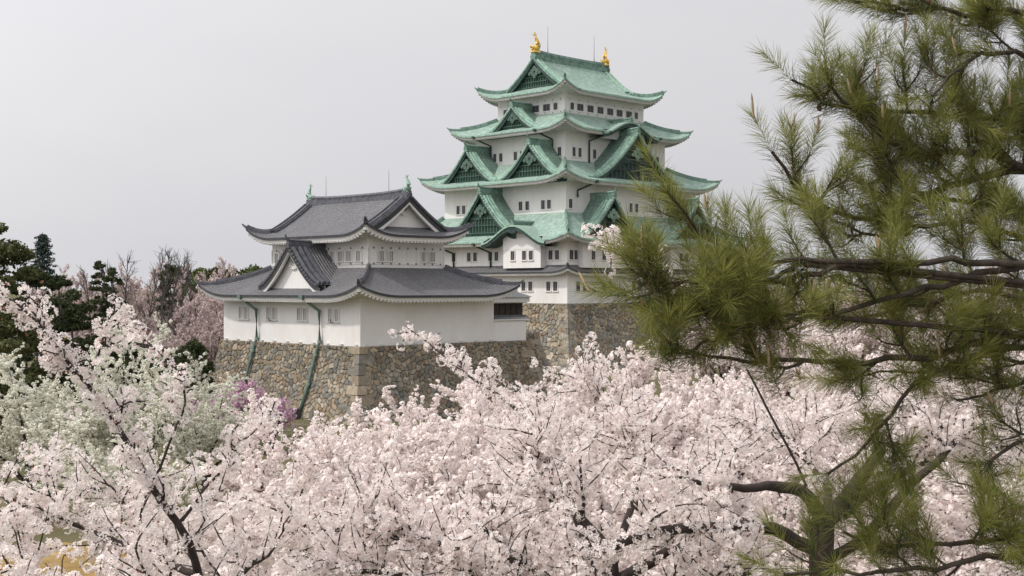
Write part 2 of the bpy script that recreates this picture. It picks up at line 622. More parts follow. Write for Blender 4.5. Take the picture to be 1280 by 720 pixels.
def skirt_roof(parent, wall_name, ho, hi, z_e, z_i, lift, mats, p=1.35, reach=None, th=(0.24, 0.34), raf=0.5, ridge=(0.42, 0.5), gaps=None):
    """ho = (hx, hy) at the eave, hi = at the wall above; returns roof object"""
    top, edge, under = MB(), MB(), MB()
    rids = []
    wall_in = hi if wall_name is None else wall_name
    for side in FACE:
        if side in ('left', 'far'):
            ho_s, ho_o, hi_s, hi_o, ws, wo_ = ho[1], ho[0], hi[1], hi[0], wall_in[1], wall_in[0]
        else:
            ho_s, ho_o, hi_s, hi_o, ws, wo_ = ho[0], ho[1], hi[0], hi[1], wall_in[0], wall_in[1]
        rc = reach or min(7.0, .5 * ho_s)
        gp0 = (gaps or {}).get(side)
        ss = [s / ho_s for s in sorted(s_samples(ho_s, rc) + (list(gp0) if gp0 else []))]
        nt_ = 9
        P, U = [], []
        run = math.hypot(ho_o - hi_o, z_i - z_e)
        for i in range(nt_ + 1):
            t = i / nt_
            row, ur = [], []
            for sn in ss:
                s, o, z = skirt_point(ho_s, ho_o, hi_s, hi_o, z_e, z_i, lift, rc, p, sn, t)
                row.append(fp(side, s, o, z))
                ur.append((s, t * run))
            P.append(row)
            U.append(ur)
        gap = (gaps or {}).get(side)
        if gap:
            cut = 7
            j0 = max(j for j, a in enumerate(ss) if a * ho_s <= gap[0] + 1e-6)
            j1 = min(j for j, a in enumerate(ss) if a * ho_s >= gap[1] - 1e-6)
            top.grid([r[:j0 + 1] for r in P], [r[:j0 + 1] for r in U], 0)
            top.grid([r[j0:j1 + 1] for r in P[:cut + 1]], [r[j0:j1 + 1] for r in U[:cut + 1]], 0)
            top.grid([r[j1:] for r in P], [r[j1:] for r in U], 0)
        else:
            top.grid(P, U, 0)
        eave_under((edge, under), side, ho_s, ho_o, wo_, ws, z_e, lift, rc, th[0], th[1], raf, gap)
    rc = reach or min(7.0, .5 * ho[1])
    for sx in (-1, 1):
        for sy in (-1, 1):
            rid = MB()
            rids.append(rid)
            path = []
            for i in range(13):
                t = i / 12 * 1.0
                x = hi[0] + (ho[0] - hi[0]) * t
                y = hi[1] + (ho[1] - hi[1]) * t
                z = z_i + (z_e - z_i) * (1 - (1 - t) ** p) + lift * t ** 1.5
                path.append((sx * x, sy * y, z + .02))
            hip_ridge(rid, path[:10], *ridge)
            finial(rid, path[9], (sx, sy), ridge[1] * .9)
            hip_ridge(rid, path[9:], ridge[0] * .75, ridge[1] * .6)
            x, y, z = path[-1]
            rid.sweep([(x - sx * .5, y - sy * .5, z), (x + sx * .05, y + sy * .05, z + .12), (x + sx * .28, y + sy * .28, z + .42)],
                      [(-.16, -.1), (.16, -.1), (.16, .16), (-.16, .16)], 0, scale=[1, .9, .45])
            under.box((x - sx * .5, y - sy * .5, z - .62), (.34, .34, .3), 2, Matrix.Rotation(R(45), 3, 'Z'))
    # flashing where the roof meets the wall above
    roof = top.build('roof', [mats['roof']], parent)
    edge.build('eave_edge', [mats['edge']], roof)
    under.build('eave_rafters', [mats['raf'], M['soffit'], mats['tip']], roof)
    for rid in rids:
        rid.build('hip_ridge', [mats['ridge']], roof)
    return roof


def irimoya(parent, axis, ho, G, y_g, z_e, z_r, lift, wall, mats, p=1.42, reach=None, th=(0.26, 0.36), raf=0.5, ridge=(0.42, 0.5), ridge_h=1.0, white_gable=False):
    """hip-and-gable roof. ho = (half length along the ridge, half width across). axis 'X' or 'Y' = ridge direction"""
    xf = Matrix.Identity(4) if axis == 'X' else Matrix.Rotation(R(90), 4, 'Z')
    top, edge, under = MB(xf), MB(xf), MB(xf)
    rids, verges = [], []
    hx, hy = ho
    d_g = hy - y_g
    x_g = hx - d_g
    rc = reach or min(6.0, .55 * hy)

    def zp(y):
        return z_r + (z_e - z_r) * (1 - (1 - min(1, abs(y) / hy)) ** p)
    z_g = zp(y_g)
    for sg in (-1, 1):
        # main slope above gable base
        ys = [y_g * k / 12 for k in range(13)]
        xs = [-G + 2 * G * k / 10 for k in range(11)]
        top.grid([[(x, sg * y, zp(y)) for x in xs] for y in ys], [[(x, y * 1.2) for x in xs] for y in ys], 0)
        # underside at the verge
        top.grid([[(x, sg * y, zp(y) - .2) for x in xs] for y in ys], None, 0)
        # lower part
        sn = [s / hx for s in s_samples(hx, rc)]
        rows, uv = [], []
        for k in range(9):
            t = k / 8
            y = y_g + d_g * t
            hw = x_g + d_g * t
            rows.append([(a * hw, sg * y, zp(y) + lift_at(hx * (1 - abs(a)), rc, lift) * t ** 1.5) for a in sn])
            uv.append([(a * hw, y * 1.2) for a in sn])
        top.grid(rows, uv, 0)
        sn2 = [s / hy for s in s_samples(hy, min(rc, hy * .6))]
        rows, uv = [], []
        for k in range(-2, 9):
            t = k / 8
            x = x_g + d_g * t
            hw = y_g + d_g * max(t, 0)
            z0 = zp(y_g + d_g * t)
            tt = max(t, 0)
            rows.append([(sg * x, a * hw, z0 + lift_at(hy * (1 - abs(a)), rc, lift) * tt ** 1.5) for a in sn2])
            uv.append([(a * hw, x * 1.2) for a in sn2])
        top.grid(rows, uv, 0)
    for side in FACE:
        if side in ('left', 'far'):
            a = (hy, hx, wall[0], wall[1])
        else:
            a = (hx, hy, wall[1], wall[0])
        e2, u2 = MB(xf), MB(xf)
        eave_under((edge, under), side, a[0], a[1], a[2], a[3], z_e, lift, rc, th[0], th[1], raf, None)
    # hips
    for sx in (-1, 1):
        for sy in (-1, 1):
            rid, verge = MB(xf), MB(xf)
            rids.append(rid)
            verges.append(verge)
            path = []
            for i in range(11):
                t = i / 10
                path.append((sx * (x_g + d_g * t), sy * (y_g + d_g * t), zp(y_g + d_g * t) + lift * t ** 1.5 + .02))
            hip_ridge(rid, path, *ridge)
            finial(rid, path[-3], (sx, sy), ridge[1] * .9)
            x, y, z = path[-1]
            rid.sweep([(x - sx * .5, y - sy * .5, z), (x + sx * .05, y + sy * .05, z + .12), (x + sx * .28, y + sy * .28, z + .42)],
                      [(-.16, -.1), (.16, -.1), (.16, .16), (-.16, .16)], 0, scale=[1, .9, .45])
            under.box((x - sx * .5, y - sy * .5, z - .62), (.34, .34, .3), 2, Matrix.Rotation(R(45), 3, 'Z'))
            # descending ridges beside the verge
            for off, w in ((.32, .36), (1.05, .42)):
                pth = [(sx * (G - off), sy * y_g * k / 12, zp(y_g * k / 12) + .02) for k in range(1, 13)]
                hip_ridge(verge, pth, w, .36)
            # short rolls of the verge
            for k in range(26):
                y = y_g * (k + .7) / 26.5
                verge.box((sx * (G - .12), sy * y, zp(y) + .06), (.5, .16, .2))
    # main ridge
    rb = MB(xf)
    n = 16
    path = [(-G + .1 + (2 * G - .2) * k / n, 0, z_r + .25 * (abs(2 * k / n - 1)) ** 3) for k in range(n + 1)]
    w = ridge[0] * 1.3
    rb.sweep(path, [(-w * .6, -.35), (w * .6, -.35), (w * .55, ridge_h * .28), (w * .42, ridge_h * .3), (w * .42, ridge_h * .55), (w * .5, ridge_h * .6),
                    (w * .5, ridge_h * .72), (w * .28, ridge_h), (-w * .28, ridge_h), (-w * .5, ridge_h * .72), (-w * .5, ridge_h * .6), (-w * .42, ridge_h * .55), (-w * .42, ridge_h * .3), (-w * .55, ridge_h * .28)], 0)
    for k in range(int(2 * G / .9)):
        x = -G + .5 + k * .9
        for sy in (-1, 1):
            rb.box((x, sy * w * .46, z_r + ridge_h * .42 + .25 * (abs(x) / G) ** 3), (.45, .06, ridge_h * .16))
    finial(rb, (-G - .05, 0, z_r + .1), (1, 0, 0), ridge_h * .95)
    finial(rb, (G - .2, 0, z_r + .1), (1, 0, 0), ridge_h * .95)
    roof = top.build('roof', [mats['roof']], parent)
    edge.build('eave_edge', [mats['edge']], roof)
    under.build('eave_rafters', [mats['raf'], M['soffit'], mats['tip']], roof)
    for rid in rids:
        rid.build('hip_ridge', [mats['ridge']], roof)
    for verge in verges:
        verge.build('verge_rolls', [mats['verge']], roof)
    rb.build('main_ridge', [mats['ridge']], roof)
    # gable ends
    for sx in (-1, 1):
        ga, ba, orn = MB(xf), MB(xf), MB(xf)
        xw = sx * (G - .85)
        N = 16
        ys = [-y_g + 2 * y_g * k / N for k in range(N + 1)]
        for k in range(N):
            a, b = ys[k], ys[k + 1]
            ga.face([(xw, a, z_g - .4), (xw, b, z_g - .4), (xw, b, zp(b) - .15), (xw, a, zp(a) - .15)], 0)
        for sy in (-1, 1):
            pr = []
            K = 14
            for k in range(K + 1):
                y = y_g * 1.0 * k / K
                e_w = .55 if white_gable else .18
                pr.append((y, zp(y) - e_w, zp(y) - e_w - ((.2 if white_gable else .5) + .25 * k / K)))
            for k in range(K):
                (y0, t0, b0), (y1, t1, b1) = pr[k], pr[k + 1]
                x0, x1 = sx * (G - .06), sx * (G - .3)
                ba.face([(x0, sy * y0, t0), (x0, sy * y1, t1), (x0, sy * y1, b1), (x0, sy * y0, b0)], 0)
                ba.face([(x0, sy * y0, b0), (x0, sy * y1, b1), (x1, sy * y1, b1), (x1, sy * y0, b0)], 0)
                xe = sx * (G - .01)
                ba.face([(xe, sy * y0, zp(y0) + .0), (xe, sy * y1, zp(y1) + .0), (xe, sy * y1, t1), (xe, sy * y0, t0)], 1)
        gable_ornament(orn, lambda s, o, z: (sx * (G - .85 + o), s, z), y_g, z_g, z_r - z_g, white_gable)
        ga.build('gable_wall', [mats['gable']], roof)
        ba.build('barge_board', [mats['barge'], mats['edge']], roof)
        orn.build('gable_ornament', [mats['orn'], mats['orn2']], roof)
    return roof, zp


def gable_ornament(mb, f, W, z0, H, white):
    """hanging gegyo under the apex, lattice and small frame; f(s, outward, z) -> local point"""
    def disc(s, z, r, o, n=10, mi=0):
        pts = [f(s + r * math.cos(2 * math.pi * k / n), o, z + r * math.sin(2 * math.pi * k / n)) for k in range(n)]
        q = Vector(f(0, .1, 0)) - Vector(f(0, 0, 0))
        mb.prism(pts, tuple(q), mi)
    zc = z0 + H * .60
    k = min(1.0, H / 4.5)
    if white:
        disc(0, zc + .1, .28 * k, .12, 12, 1)
        for a in range(6):
            disc(.62 * k * math.cos(R(200 + a * 28)), zc - .35 * k + .3 * k * math.sin(R(200 + a * 28)), .2 * k, .06)
        return
    disc(0, zc + .25 * k, .42 * k, .5)
    for sg in (-1, 1):
        disc(sg * .55 * k, zc - .1 * k, .4 * k, .48)
        disc(sg * 1.05 * k, zc - .45 * k, .3 * k, .46)
        disc(sg * .35 * k, zc - .6 * k, .32 * k, .47)
    disc(0, zc - 1.0 * k, .3 * k, .46)
    # lattice bars and sill
    q = Vector(f(0, .1, 0)) - Vector(f(0, 0, 0))
    for i in range(-7, 8):
        s = i / 7 * W * .62
        hh = H * .42 * (1 - abs(i) / 8.5)
        mb.prism([f(s - .07, .1, z0 + .25), f(s + .07, .1, z0 + .25), f(s + .07, .1, z0 + .25 + hh), f(s - .07, .1, z0 + .25 + hh)], tuple(q), 1)
    for zz, ww in ((z0 + .15, .8), (z0 + H * .2, .62), (z0 + H * .36, .42)):
        mb.prism([f(-W * ww, .16, zz), f(W * ww, .16, zz), f(W * ww, .16, zz + .14), f(-W * ww, .16, zz + .14)], tuple(q), 1)


def dormer(parent, side, sc, W, H, z0, o_f, o_b, mats, q=1.6, ridge=(0.45, 0.75), white=False, name='dormer_gable'):
    """triangular dormer gable (curved slopes) on one side of a roof"""
    def zp(a):
        a = min(1.06, abs(a) / W)
        return z0 + H * (max(0, 1 - a) ** q) + (.0 if a < .8 else .35 * (a - .8) ** 1.5 * 3)
    top, ga, ba, rid, orn = MB(), MB(), MB(), MB(), MB()
    vers = []
    K = 14
    for sg in (-1, 1):
        ver = MB()
        vers.append(ver)
        aa = [W * 1.05 * k / K for k in range(K + 1)]
        oo = [o_b + (o_f - o_b) * k / 6 for k in range(7)]
        top.grid([[fp(side, sc + sg * a, o, zp(a)) for o in oo] for a in aa], [[(o, a * 1.3) for o in oo] for a in aa], 0)
        top.grid([[fp(side, sc + sg * a, o, zp(a) - .22) for o in oo] for a in aa], None, 0)
        for k in range(K):
            a, b = aa[k], aa[k + 1]
            et = .48 if white else .28
            ba.face([fp(side, sc + sg * a, o_f - .02, zp(a) - .02), fp(side, sc + sg * b, o_f - .02, zp(b) - .02), fp(side, sc + sg * b, o_f - .02, zp(b) - et), fp(side, sc + sg * a, o_f - .02, zp(a) - et)], 1)
            bw_ = .2 if white else .45
            d0, d1 = et + bw_ + .2 * k / K, et + bw_ + .2 * (k + 1) / K
            ba.face([fp(side, sc + sg * a, o_f - .14, zp(a) - .24), fp(side, sc + sg * b, o_f - .14, zp(b) - .24), fp(side, sc + sg * b, o_f - .14, zp(b) - d1), fp(side, sc + sg * a, o_f - .14, zp(a) - d0)], 0)
            ba.face([fp(side, sc + sg * a, o_f - .14, zp(a) - d0), fp(side, sc + sg * b, o_f - .14, zp(b) - d1), fp(side, sc + sg * b, o_f - .4, zp(b) - d1), fp(side, sc + sg * a, o_f - .4, zp(a) - d0)], 0)
            ga.face([fp(side, sc + sg * a, o_f - .8, z0 - .8), fp(side, sc + sg * b, o_f - .8, z0 - .8), fp(side, sc + sg * b, o_f - .8, zp(b) - .1), fp(side, sc + sg * a, o_f - .8, zp(a) - .1)], 0)
        for off, w in ((.3, .34), (1.0, .4), (1.55, .26)):
            pth = [fp(side, sc + sg * W * k / 14 * (1.0 if off < .9 else .93), o_f - off, zp(W * k / 14 * (1.0 if off < .9 else .93)) + .02) for k in range(1, 15)]
            hip_ridge(ver, pth, w, .34)
        nn = int(W / .3)
        for k in range(nn):
            a = W * (k + .6) / nn
            p = fp(side, sc + sg * a, o_f - .1, zp(a) + .05)
            ver.box(p, (.3, .3, .2))
    w, h = ridge
    path = [fp(side, sc, o_b + (o_f - .1 - o_b) * k / 6, z0 + H + .12 * (k / 6) ** 2) for k in range(7)]
    rid.sweep(path, [(-w / 2, -.4), (w / 2, -.4), (w / 2, h * .6), (w * .66, h * .68), (w * .66, h * .78), (w * .3, h), (-w * .3, h), (-w * .66, h * .78), (-w * .66, h * .68), (-w / 2, h * .6)], 0)
    p = Vector(path[-1])
    dirv = FACE[side][1]
    finial(rid, p - dirv * .05, dirv, h * .95, 0)
    rid.sweep([p + Vector((0, 0, h * .7)), p + dirv * .25 + Vector((0, 0, h * 1.15)), p + dirv * .3 + Vector((0, 0, h * 1.75))], [(-.1, -.1), (.1, -.1), (.1, .1), (-.1, .1)], 0, scale=[1, .9, .4])
    gable_ornament(orn, lambda s, o, z: fp(side, sc + s, o_f - .8 + o, z), W, z0, H, white)
    d = top.build(name, [mats['droof']], parent)
    ga.build('gable_wall', [mats['gable']], d)
    ba.build('barge_board', [mats['barge'], mats['edge']], d)
    rid.build('dormer_ridge', [mats['ridge']], d)
    for ver in vers:
        ver.build('verge_rolls', [mats['verge']], d)
    orn.build('gable_ornament', [mats['orn'], mats['orn2']], d)
    return d


def karahafu(parent, side, sc, W, H, z0, o_f, o_b, mats, infill, z_back=None):
    """undulating bell-shaped gable on an eave"""
    def zp(a):
        a = min(1, abs(a) / W)
        return z0 + H * (0.5 + 0.5 * math.cos(math.pi * a)) ** .9 + .25 * max(0, a - .75) ** 1.5
    top, ba, rid, inf = MB(), MB(), MB(), MB()
    N = 32
    aa = sorted([-W + 2 * W * k / N for k in range(N + 1)] + (list(infill[2:4]) if infill else []))
    N = len(aa) - 1
    oo = [o_b + (o_f - o_b) * k / 8 for k in range(9)]
    slope = 0.0 if z_back is None else (z_back - z0 - H) / (o_f - o_b)

    def zz(a, o):
        return zp(a) + slope * (o_f - o)
    top.grid([[fp(side, sc + a, o, zz(a, o)) for o in oo] for a in aa], [[(o, a * 1.2) for o in oo] for a in aa], 0)
    for k in range(N):
        a, b = aa[k], aa[k + 1]

        def th(x):
            return .4 + .2 * (1 - min(1, abs(x) / W))
        ba.face([fp(side, sc + a, o_f, zp(a)), fp(side, sc + b, o_f, zp(b)), fp(side, sc + b, o_f, zp(b) - .26), fp(side, sc + a, o_f, zp(a) - .26)], 1)
        ba.face([fp(side, sc + a, o_f, zp(a) - .26), fp(side, sc + b, o_f, zp(b) - .26), fp(side, sc + b, o_f - .14, zp(b) - .26), fp(side, sc + a, o_f - .14, zp(a) - .26)], 1)
        ba.face([fp(side, sc + a, o_f - .14, zp(a) - .26), fp(side, sc + b, o_f - .14, zp(b) - .26), fp(side, sc + b, o_f - .14, zp(b) - .26 - th(b)), fp(side, sc + a, o_f - .14, zp(a) - .26 - th(a))], 0)
        ba.face([fp(side, sc + a, o_f - .14, zp(a) - .26 - th(a)), fp(side, sc + b, o_f - .14, zp(b) - .26 - th(b)), fp(side, sc + b, o_b, zp(b) - .26 - th(b)), fp(side, sc + a, o_b, zp(a) - .26 - th(a))], 0)
        if infill and infill[2] - .01 <= a and b <= infill[3] + .01:
            io, zb = infill[:2]
            inf.face([fp(side, sc + a, io, zb), fp(side, sc + b, io, zb), fp(side, sc + b, io, max(zb, zp(b) - .5)), fp(side, sc + a, io, max(zb, zp(a) - .5))], 0)
    # pendant under the crest
    pts = [fp(side, sc + s, o_f - .1, z0 + H - .9 + z) for s, z in ((-.9, .1), (-.55, -.25), (-.25, -.2), (0, -.45), (.25, -.2), (.55, -.25), (.9, .1), (.5, .3), (-.5, .3))]
    ba.prism(pts, tuple(-FACE[side][1] * .2), 0)
    path = [fp(side, sc, o_b + (o_f - .3 - o_b) * k / 5, zz(0, o_b + (o_f - .3 - o_b) * k / 5)) for k in range(6)]
    rid.sweep(path, [(-.24, -.2), (.24, -.2), (.24, .42), (.32, .48), (.12, .7), (-.12, .7), (-.32, .48), (-.24, .42)], 0)
    finial(rid, path[-1], FACE[side][1], .8)
    for sg in (-1, 1):
        pth = [fp(side, sc + sg * W, o_b + (o_f - o_b) * k / 5, zz(W, o_b + (o_f - o_b) * k / 5) + .02) for k in range(6)]
        hip_ridge(rid, pth, .16, .1)
    d = top.build('curved_gable', [mats['roof']], parent)
    ba.build('barge_board', [mats['barge'], mats['edge']], d)
    rid.build('dormer_ridge', [mats['ridge']], d)
    if infill:
        inf.build('gable_wall', [M['plaster']], d)
    return d


def wall_box(parent, hx, hy, z0, z1, name='wall'):
    m = MB()
    for side in FACE:
        hs_, ho_ = (hy, hx) if side in ('left', 'far') else (hx, hy)
        n = 8
        xs = [-hs_ + 2 * hs_ * k / n for k in range(n + 1)]
        m.grid([[fp(side, s, ho_, z) for s in xs] for z in (z0, z1)], None, 0, False)
    return m.build(name, [M['plaster']], parent)


def keep_window(parent, side, o, s, z0, z1, w, bars=2, proud=.09):
    """recessed barred window: plaster reveal, dark opening and vertical bars"""
    f = MB()
    t = .12
    a = FACE[side][0]
    zc, h = (z0 + z1) / 2, z1 - z0

    def bx(mb, s_, o_, z_, ws, wo_, wz, mi=0):
        c = fp(side, s_, o_, z_)
        mb.box(c, (ws if abs(a.x) > .5 else wo_, ws if abs(a.y) > .5 else wo_, wz), mi)
    bx(f, s - w / 2 - t / 2, o + proud / 2, zc, t, proud, h)
    bx(f, s + w / 2 + t / 2, o + proud / 2, zc, t, proud, h)
    bx(f, s, o + proud / 2, z1 + t / 2, w + 2 * t, proud, t)
    bx(f, s, o + proud * .9, z0 - t * .6, w + 3 * t, proud * 1.8, t * 1.2)
    fr = f.build('window', [M['plaster_trim']], parent)
    p = MB()
    bx(p, s, o + .012, zc, w, .02, h, 0)
    for k in range(bars):
        bx(p, s + w * ((k + 1) / (bars + 1) - .5), o + .045, zc, .07, .05, h - .01, 1)
    p.build('pane', [M['win_dark'], M['win_bar']], fr)
    return fr


def nail_band(parent, sides, z, n, h, name='wall_band'):
    """projecting plaster rails with covered nail heads"""
    m = MB()
    for side, hs_, o in sides:
        a = FACE[side][0]
        L = 2 * hs_ + .12
        m.box(fp(side, 0, o + .03, z), (L if abs(a.x) > .5 else .08, L if abs(a.y) > .5 else .08, h), 0)
        for k in range(n):
            s = -hs_ + 2 * hs_ * (k + .5) / n
            m.box(fp(side, s, o + .08, z), (.16 if abs(a.x) > .5 else .05, .16 if abs(a.y) > .5 else .05, .16), 1)
    return m.build(name, [M['plaster_trim'], M['win_bar']], parent)


def pipe(parent, pts, r, mat, name='downpipe', joints=()):
    m = MB()
    m.tube(pts, r, 8, 0)
    for j in joints:
        p = Vector(j)
        m.tube([p - Vector((0, 0, .12)), p + Vector((0, 0, .12))], r * 1.35, 8, 0)
    m.box(pts[0], (.5, .5, .35), 0)
    return m.build(name, [mat], parent)


def dolphin(parent, loc, face, h, mat):
    """shachihoko: head low on the ridge, body arched upright, forked tail; face=+1/-1 along local ridge axis"""
    m = MB(Matrix.Translation(loc) @ face)
    k = h / 2.6
    path = [(.75, 0, .45), (.45, 0, .42), (.05, 0, .45), (-.28, 0, .75), (-.36, 0, 1.15), (-.2, 0, 1.6), (.0, 0, 1.95), (.12, 0, 2.2)]
    rad = [.16, .34, .42, .36, .28, .2, .13, .08]
    m.tube([tuple(c * k for c in p) for p in path], 1.0, 10, 0, scale=[r * k * 1.3 for r in rad])
    # snout, lower jaw
    m.tube([(.6 * k, 0, .5 * k), (.95 * k, 0, .6 * k), (1.1 * k, 0, .8 * k)], 1.0, 8, 0, scale=[.24 * k, .14 * k, .06 * k])
    m.tube([(.6 * k, 0, .3 * k), (.9 * k, 0, .3 * k)], 1.0, 8, 0, scale=[.2 * k, .1 * k])
    # tail flukes
    for dx, dz in ((.62, .25), (-.42, .5), (.15, .62)):
        m.prism([Vector((.0, -.05, 1.95)) * k, Vector((.14, -.05, 2.1)) * k, Vector((.1 + dx, -.05, 2.1 + dz)) * k, Vector((.02 + dx * .4, -.05, 2.1 + dz * .8)) * k], (0, .1 * k, 0))
    # dorsal spines
    for i in range(7):
        z = .55 + i * .2
        x = -.62 + .03 * i - .1 * math.sin(i * .6)
        m.prism([Vector((x + .3, -.03, z)) * k, Vector((x - .08, -.03, z + .22)) * k, Vector((x + .3, -.03, z + .16)) * k], (0, .06 * k, 0))
    # pectoral fins
    for sy in (-1, 1):
        m.prism([Vector((.2, sy * .36, .5)) * k, Vector((-.1, sy * .8, .95)) * k, Vector((-.2, sy * .7, .6)) * k, Vector((0, sy * .38, .35)) * k], (.06 * k, 0, .02 * k))
    m.box((.1 * k, 0, .08 * k), (1.2 * k, .7 * k, .3 * k))
    return m.build('roof_dolphin', [mat], parent)


# ------------------------------------------------------------------ stone walls
STONES = np.array([(0.30, 0.235, 0.155), (0.36, 0.29, 0.20), (0.27, 0.25, 0.215), (0.21, 0.205, 0.195), (0.33, 0.30, 0.25),
                   (0.25, 0.19, 0.125), (0.16, 0.155, 0.15), (0.38, 0.33, 0.26), (0.29, 0.195, 0.13), (0.235, 0.215, 0.18)])


def voronoi(u, v, cu, cv, seed):
    """anisotropic jittered-grid voronoi: id, F1, F2 (in cell units)"""
    rs = np.random.RandomState(seed)
    jit = rs.rand(512, 512, 2)
    x, y = u / cu, v / cv
    ix, iy = np.floor(x).astype(int), np.floor(y).astype(int)
    f1 = np.full(u.shape, 9.0)
    f2 = np.full(u.shape, 9.0)
    cid = np.zeros(u.shape, int)
    ddx, ddy = np.zeros(u.shape), np.zeros(u.shape)
    # some neighbouring cells belong to one larger stone
    ids = np.arange(512 * 512).reshape(512, 512)
    pick = rs.rand(512, 512)
    ids[1:, :] = np.where((pick[1:, :] < .14) & (pick[:-1, :] >= .22), ids[:-1, :], ids[1:, :])
    pick2 = rs.rand(512, 512)
    ids[:, 1:] = np.where((pick2[:, 1:] < .08) & (pick[:, 1:] >= .22), ids[:, :-1], ids[:, 1:])
    cand = []
    for a in (-1, 0, 1):
        for b in (-1, 0, 1):
            gx, gy = (ix + a) % 512, (iy + b) % 512
            j = jit[gx, gy]
            dx = ix + a + .06 + .88 * j[..., 0] - x
            dy = iy + b + .06 + .88 * j[..., 1] - y
            d = np.sqrt(dx * dx + dy * dy)
            g = ids[gx, gy]
            cand.append((d, g))
            closer = d < f1
            cid = np.where(closer, g, cid)
            ddx, ddy = np.where(closer, dx, ddx), np.where(closer, dy, ddy)
            f1 = np.where(closer, d, f1)
    for d, g in cand:
        f2 = np.where(g != cid, np.minimum(f2, d), f2)
    return cid, f1, f2, ddx, ddy


def stone_block(name, rect, z1, z0, batter, cell, res, parent=None, seed=1, sides=('left', 'right'), plain=('back', 'far'), power=1.5, corners=((-1, -1),), tone=1.0):
    """battered dry-stone base: rect = (x0, x1, y0, y1) at the top; every stone bulges out of the face"""
    x0, x1, y0, y1 = rect
    H = z1 - z0

    def off(z):
        return batter * np.clip((z1 - z) / H, 0, 1) ** power
    Vs, Fs, Cs = [], [], []
    nv = 0
    for si, side in enumerate(list(sides) + list(plain)):
        fine = side in sides
        L = (y1 - y0) if side in ('left', 'far') else (x1 - x0)
        r_ = res if fine else 1.0
        nu, nz = max(2, int((L + 2 * batter) / r_)), max(2, int(H / r_))
        g = np.linspace(0, 1, nu + 1)
        zz = np.linspace(z1, z0, nz + 1)
        Z, S = np.meshgrid(zz, g, indexing='ij')
        O = off(Z)
        a0, a1 = (y0, y1) if side in ('left', 'far') else (x0, x1)
        along = (a0 - O) + (a1 - a0 + 2 * O) * S
        cid, f1, f2, dx, dy = voronoi(along + 40 + 97.3 * si, Z + 40 + dx_warp(along, Z, seed), cell[0], cell[1], seed + si)
        rs = np.random.RandomState(seed * 7 + si)
        rnd = rs.rand(512 * 512)
        rnd2 = rs.rand(512 * 512)
        e = np.clip((f2 - f1) / .15, 0, 1)
        e = e * e * (3 - 2 * e)
        bul = (.75 + .5 * rnd[cid]) * e + .25 * (1 - f1) + (rnd2[cid] - .5) * .9 * dy + (rnd[cid] - .5) * .7 * dx
        disp = cell[1] * .33 * bul
        if fine:
            edge_fade = np.minimum(1, np.minimum(S, 1 - S) * L / .3)
            disp = disp * np.maximum(.2, edge_fade)
            disp[0] *= .3
        else:
            disp *= 0
        tint = (STONES[(rnd[cid] * 9.99).astype(int)] * .62 + .38 * np.array((.265, .24, .195))) * (.72 + .5 * rnd2[cid])[..., None] * tone
        dirt = np.array((.075, .066, .05))
        tint = tint * (.35 + .65 * e[..., None]) + dirt * .65 * (1 - e[..., None])
        if side == 'left':
            P = np.stack([x0 - O - disp, along, Z], -1)
        elif side == 'far':
            P = np.stack([x1 + O + disp, along, Z], -1)
        elif side == 'right':
            P = np.stack([along, y0 - O - disp, Z], -1)
        else:
            P = np.stack([along, y1 + O + disp, Z], -1)
        n_, m_ = P.shape[:2]
        idx = np.arange(n_ * m_).reshape(n_, m_) + nv
        Fs.append(np.stack([idx[:-1, :-1], idx[:-1, 1:], idx[1:, 1:], idx[1:, :-1]], -1).reshape(-1, 4))
        Vs.append(P.reshape(-1, 3))
        Cs.append(tint.reshape(-1, 3))
        nv += n_ * m_
    Vs.append(np.array([(x0, y0, z1 - .02), (x1, y0, z1 - .02), (x1, y1, z1 - .02), (x0, y1, z1 - .02)]))
    Cs.append(np.full((4, 3), .2))
    Fs.append(np.array([[nv, nv + 1, nv + 2, nv + 3]]))
    # dressed corner blocks, long side alternating
    rs = np.random.RandomState(seed + 99)
    nv += 4
    for cx, cy in corners:
        z = z1
        i = 0
        while z > z0 + .2:
            h = min(.62 + .35 * rs.rand(), z - z0)
            lx, ly = (1.7, .85) if i % 2 else (.85, 1.7)
            lx *= .8 + .4 * rs.rand()
            ly *= .8 + .4 * rs.rand()
            pr = .15 + .07 * rs.rand()
            ring = []
            zt, zb = z - .03, z - h + .03
            for zq in (zt, zb):
                o = float(off(np.array(zq))) + pr
                X = (x0 if cx < 0 else x1) + cx * o
                Y = (y0 if cy < 0 else y1) + cy * o
                jt = (rs.rand(8) - .5) * .06
                ring += [(X + jt[0], Y + jt[1], zq), (X - cx * lx, Y + jt[2], zq), (X - cx * lx, Y - cy * ly, zq), (X + jt[3], Y - cy * ly, zq)]
            Vs.append(np.array(ring))
            c = (STONES[rs.randint(len(STONES))] * .5 + .5 * np.array((.27, .245, .205))) * (.85 + .4 * rs.rand()) * tone
            Cs.append(np.tile(c, (8, 1)))
            q = nv
            Fs.append(np.array([[q, q + 1, q + 5, q + 4], [q + 3, q, q + 4, q + 7], [q, q + 1, q + 2, q + 3], [q + 4, q + 5, q + 6, q + 7], [q + 1, q + 2, q + 6, q + 5], [q + 2, q + 3, q + 7, q + 6]]))
            nv += 8
            z -= h
            i += 1
    me = mesh_np(name, np.concatenate(Vs), [np.concatenate(Fs)], [M['stone']])
    ca = me.color_attributes.new('stone_tint', 'FLOAT_COLOR', 'POINT')
    cc = np.concatenate(Cs)
    ca.data.foreach_set('color', np.concatenate([cc, np.ones((len(cc), 1))], 1).astype(np.float32).ravel())
    return link(bpy.data.objects.new(name, me), parent)


def dx_warp(a, z, seed):
    return .22 * np.sin(a * .9 + seed) + .15 * np.sin(a * 2.3 + z * .7)


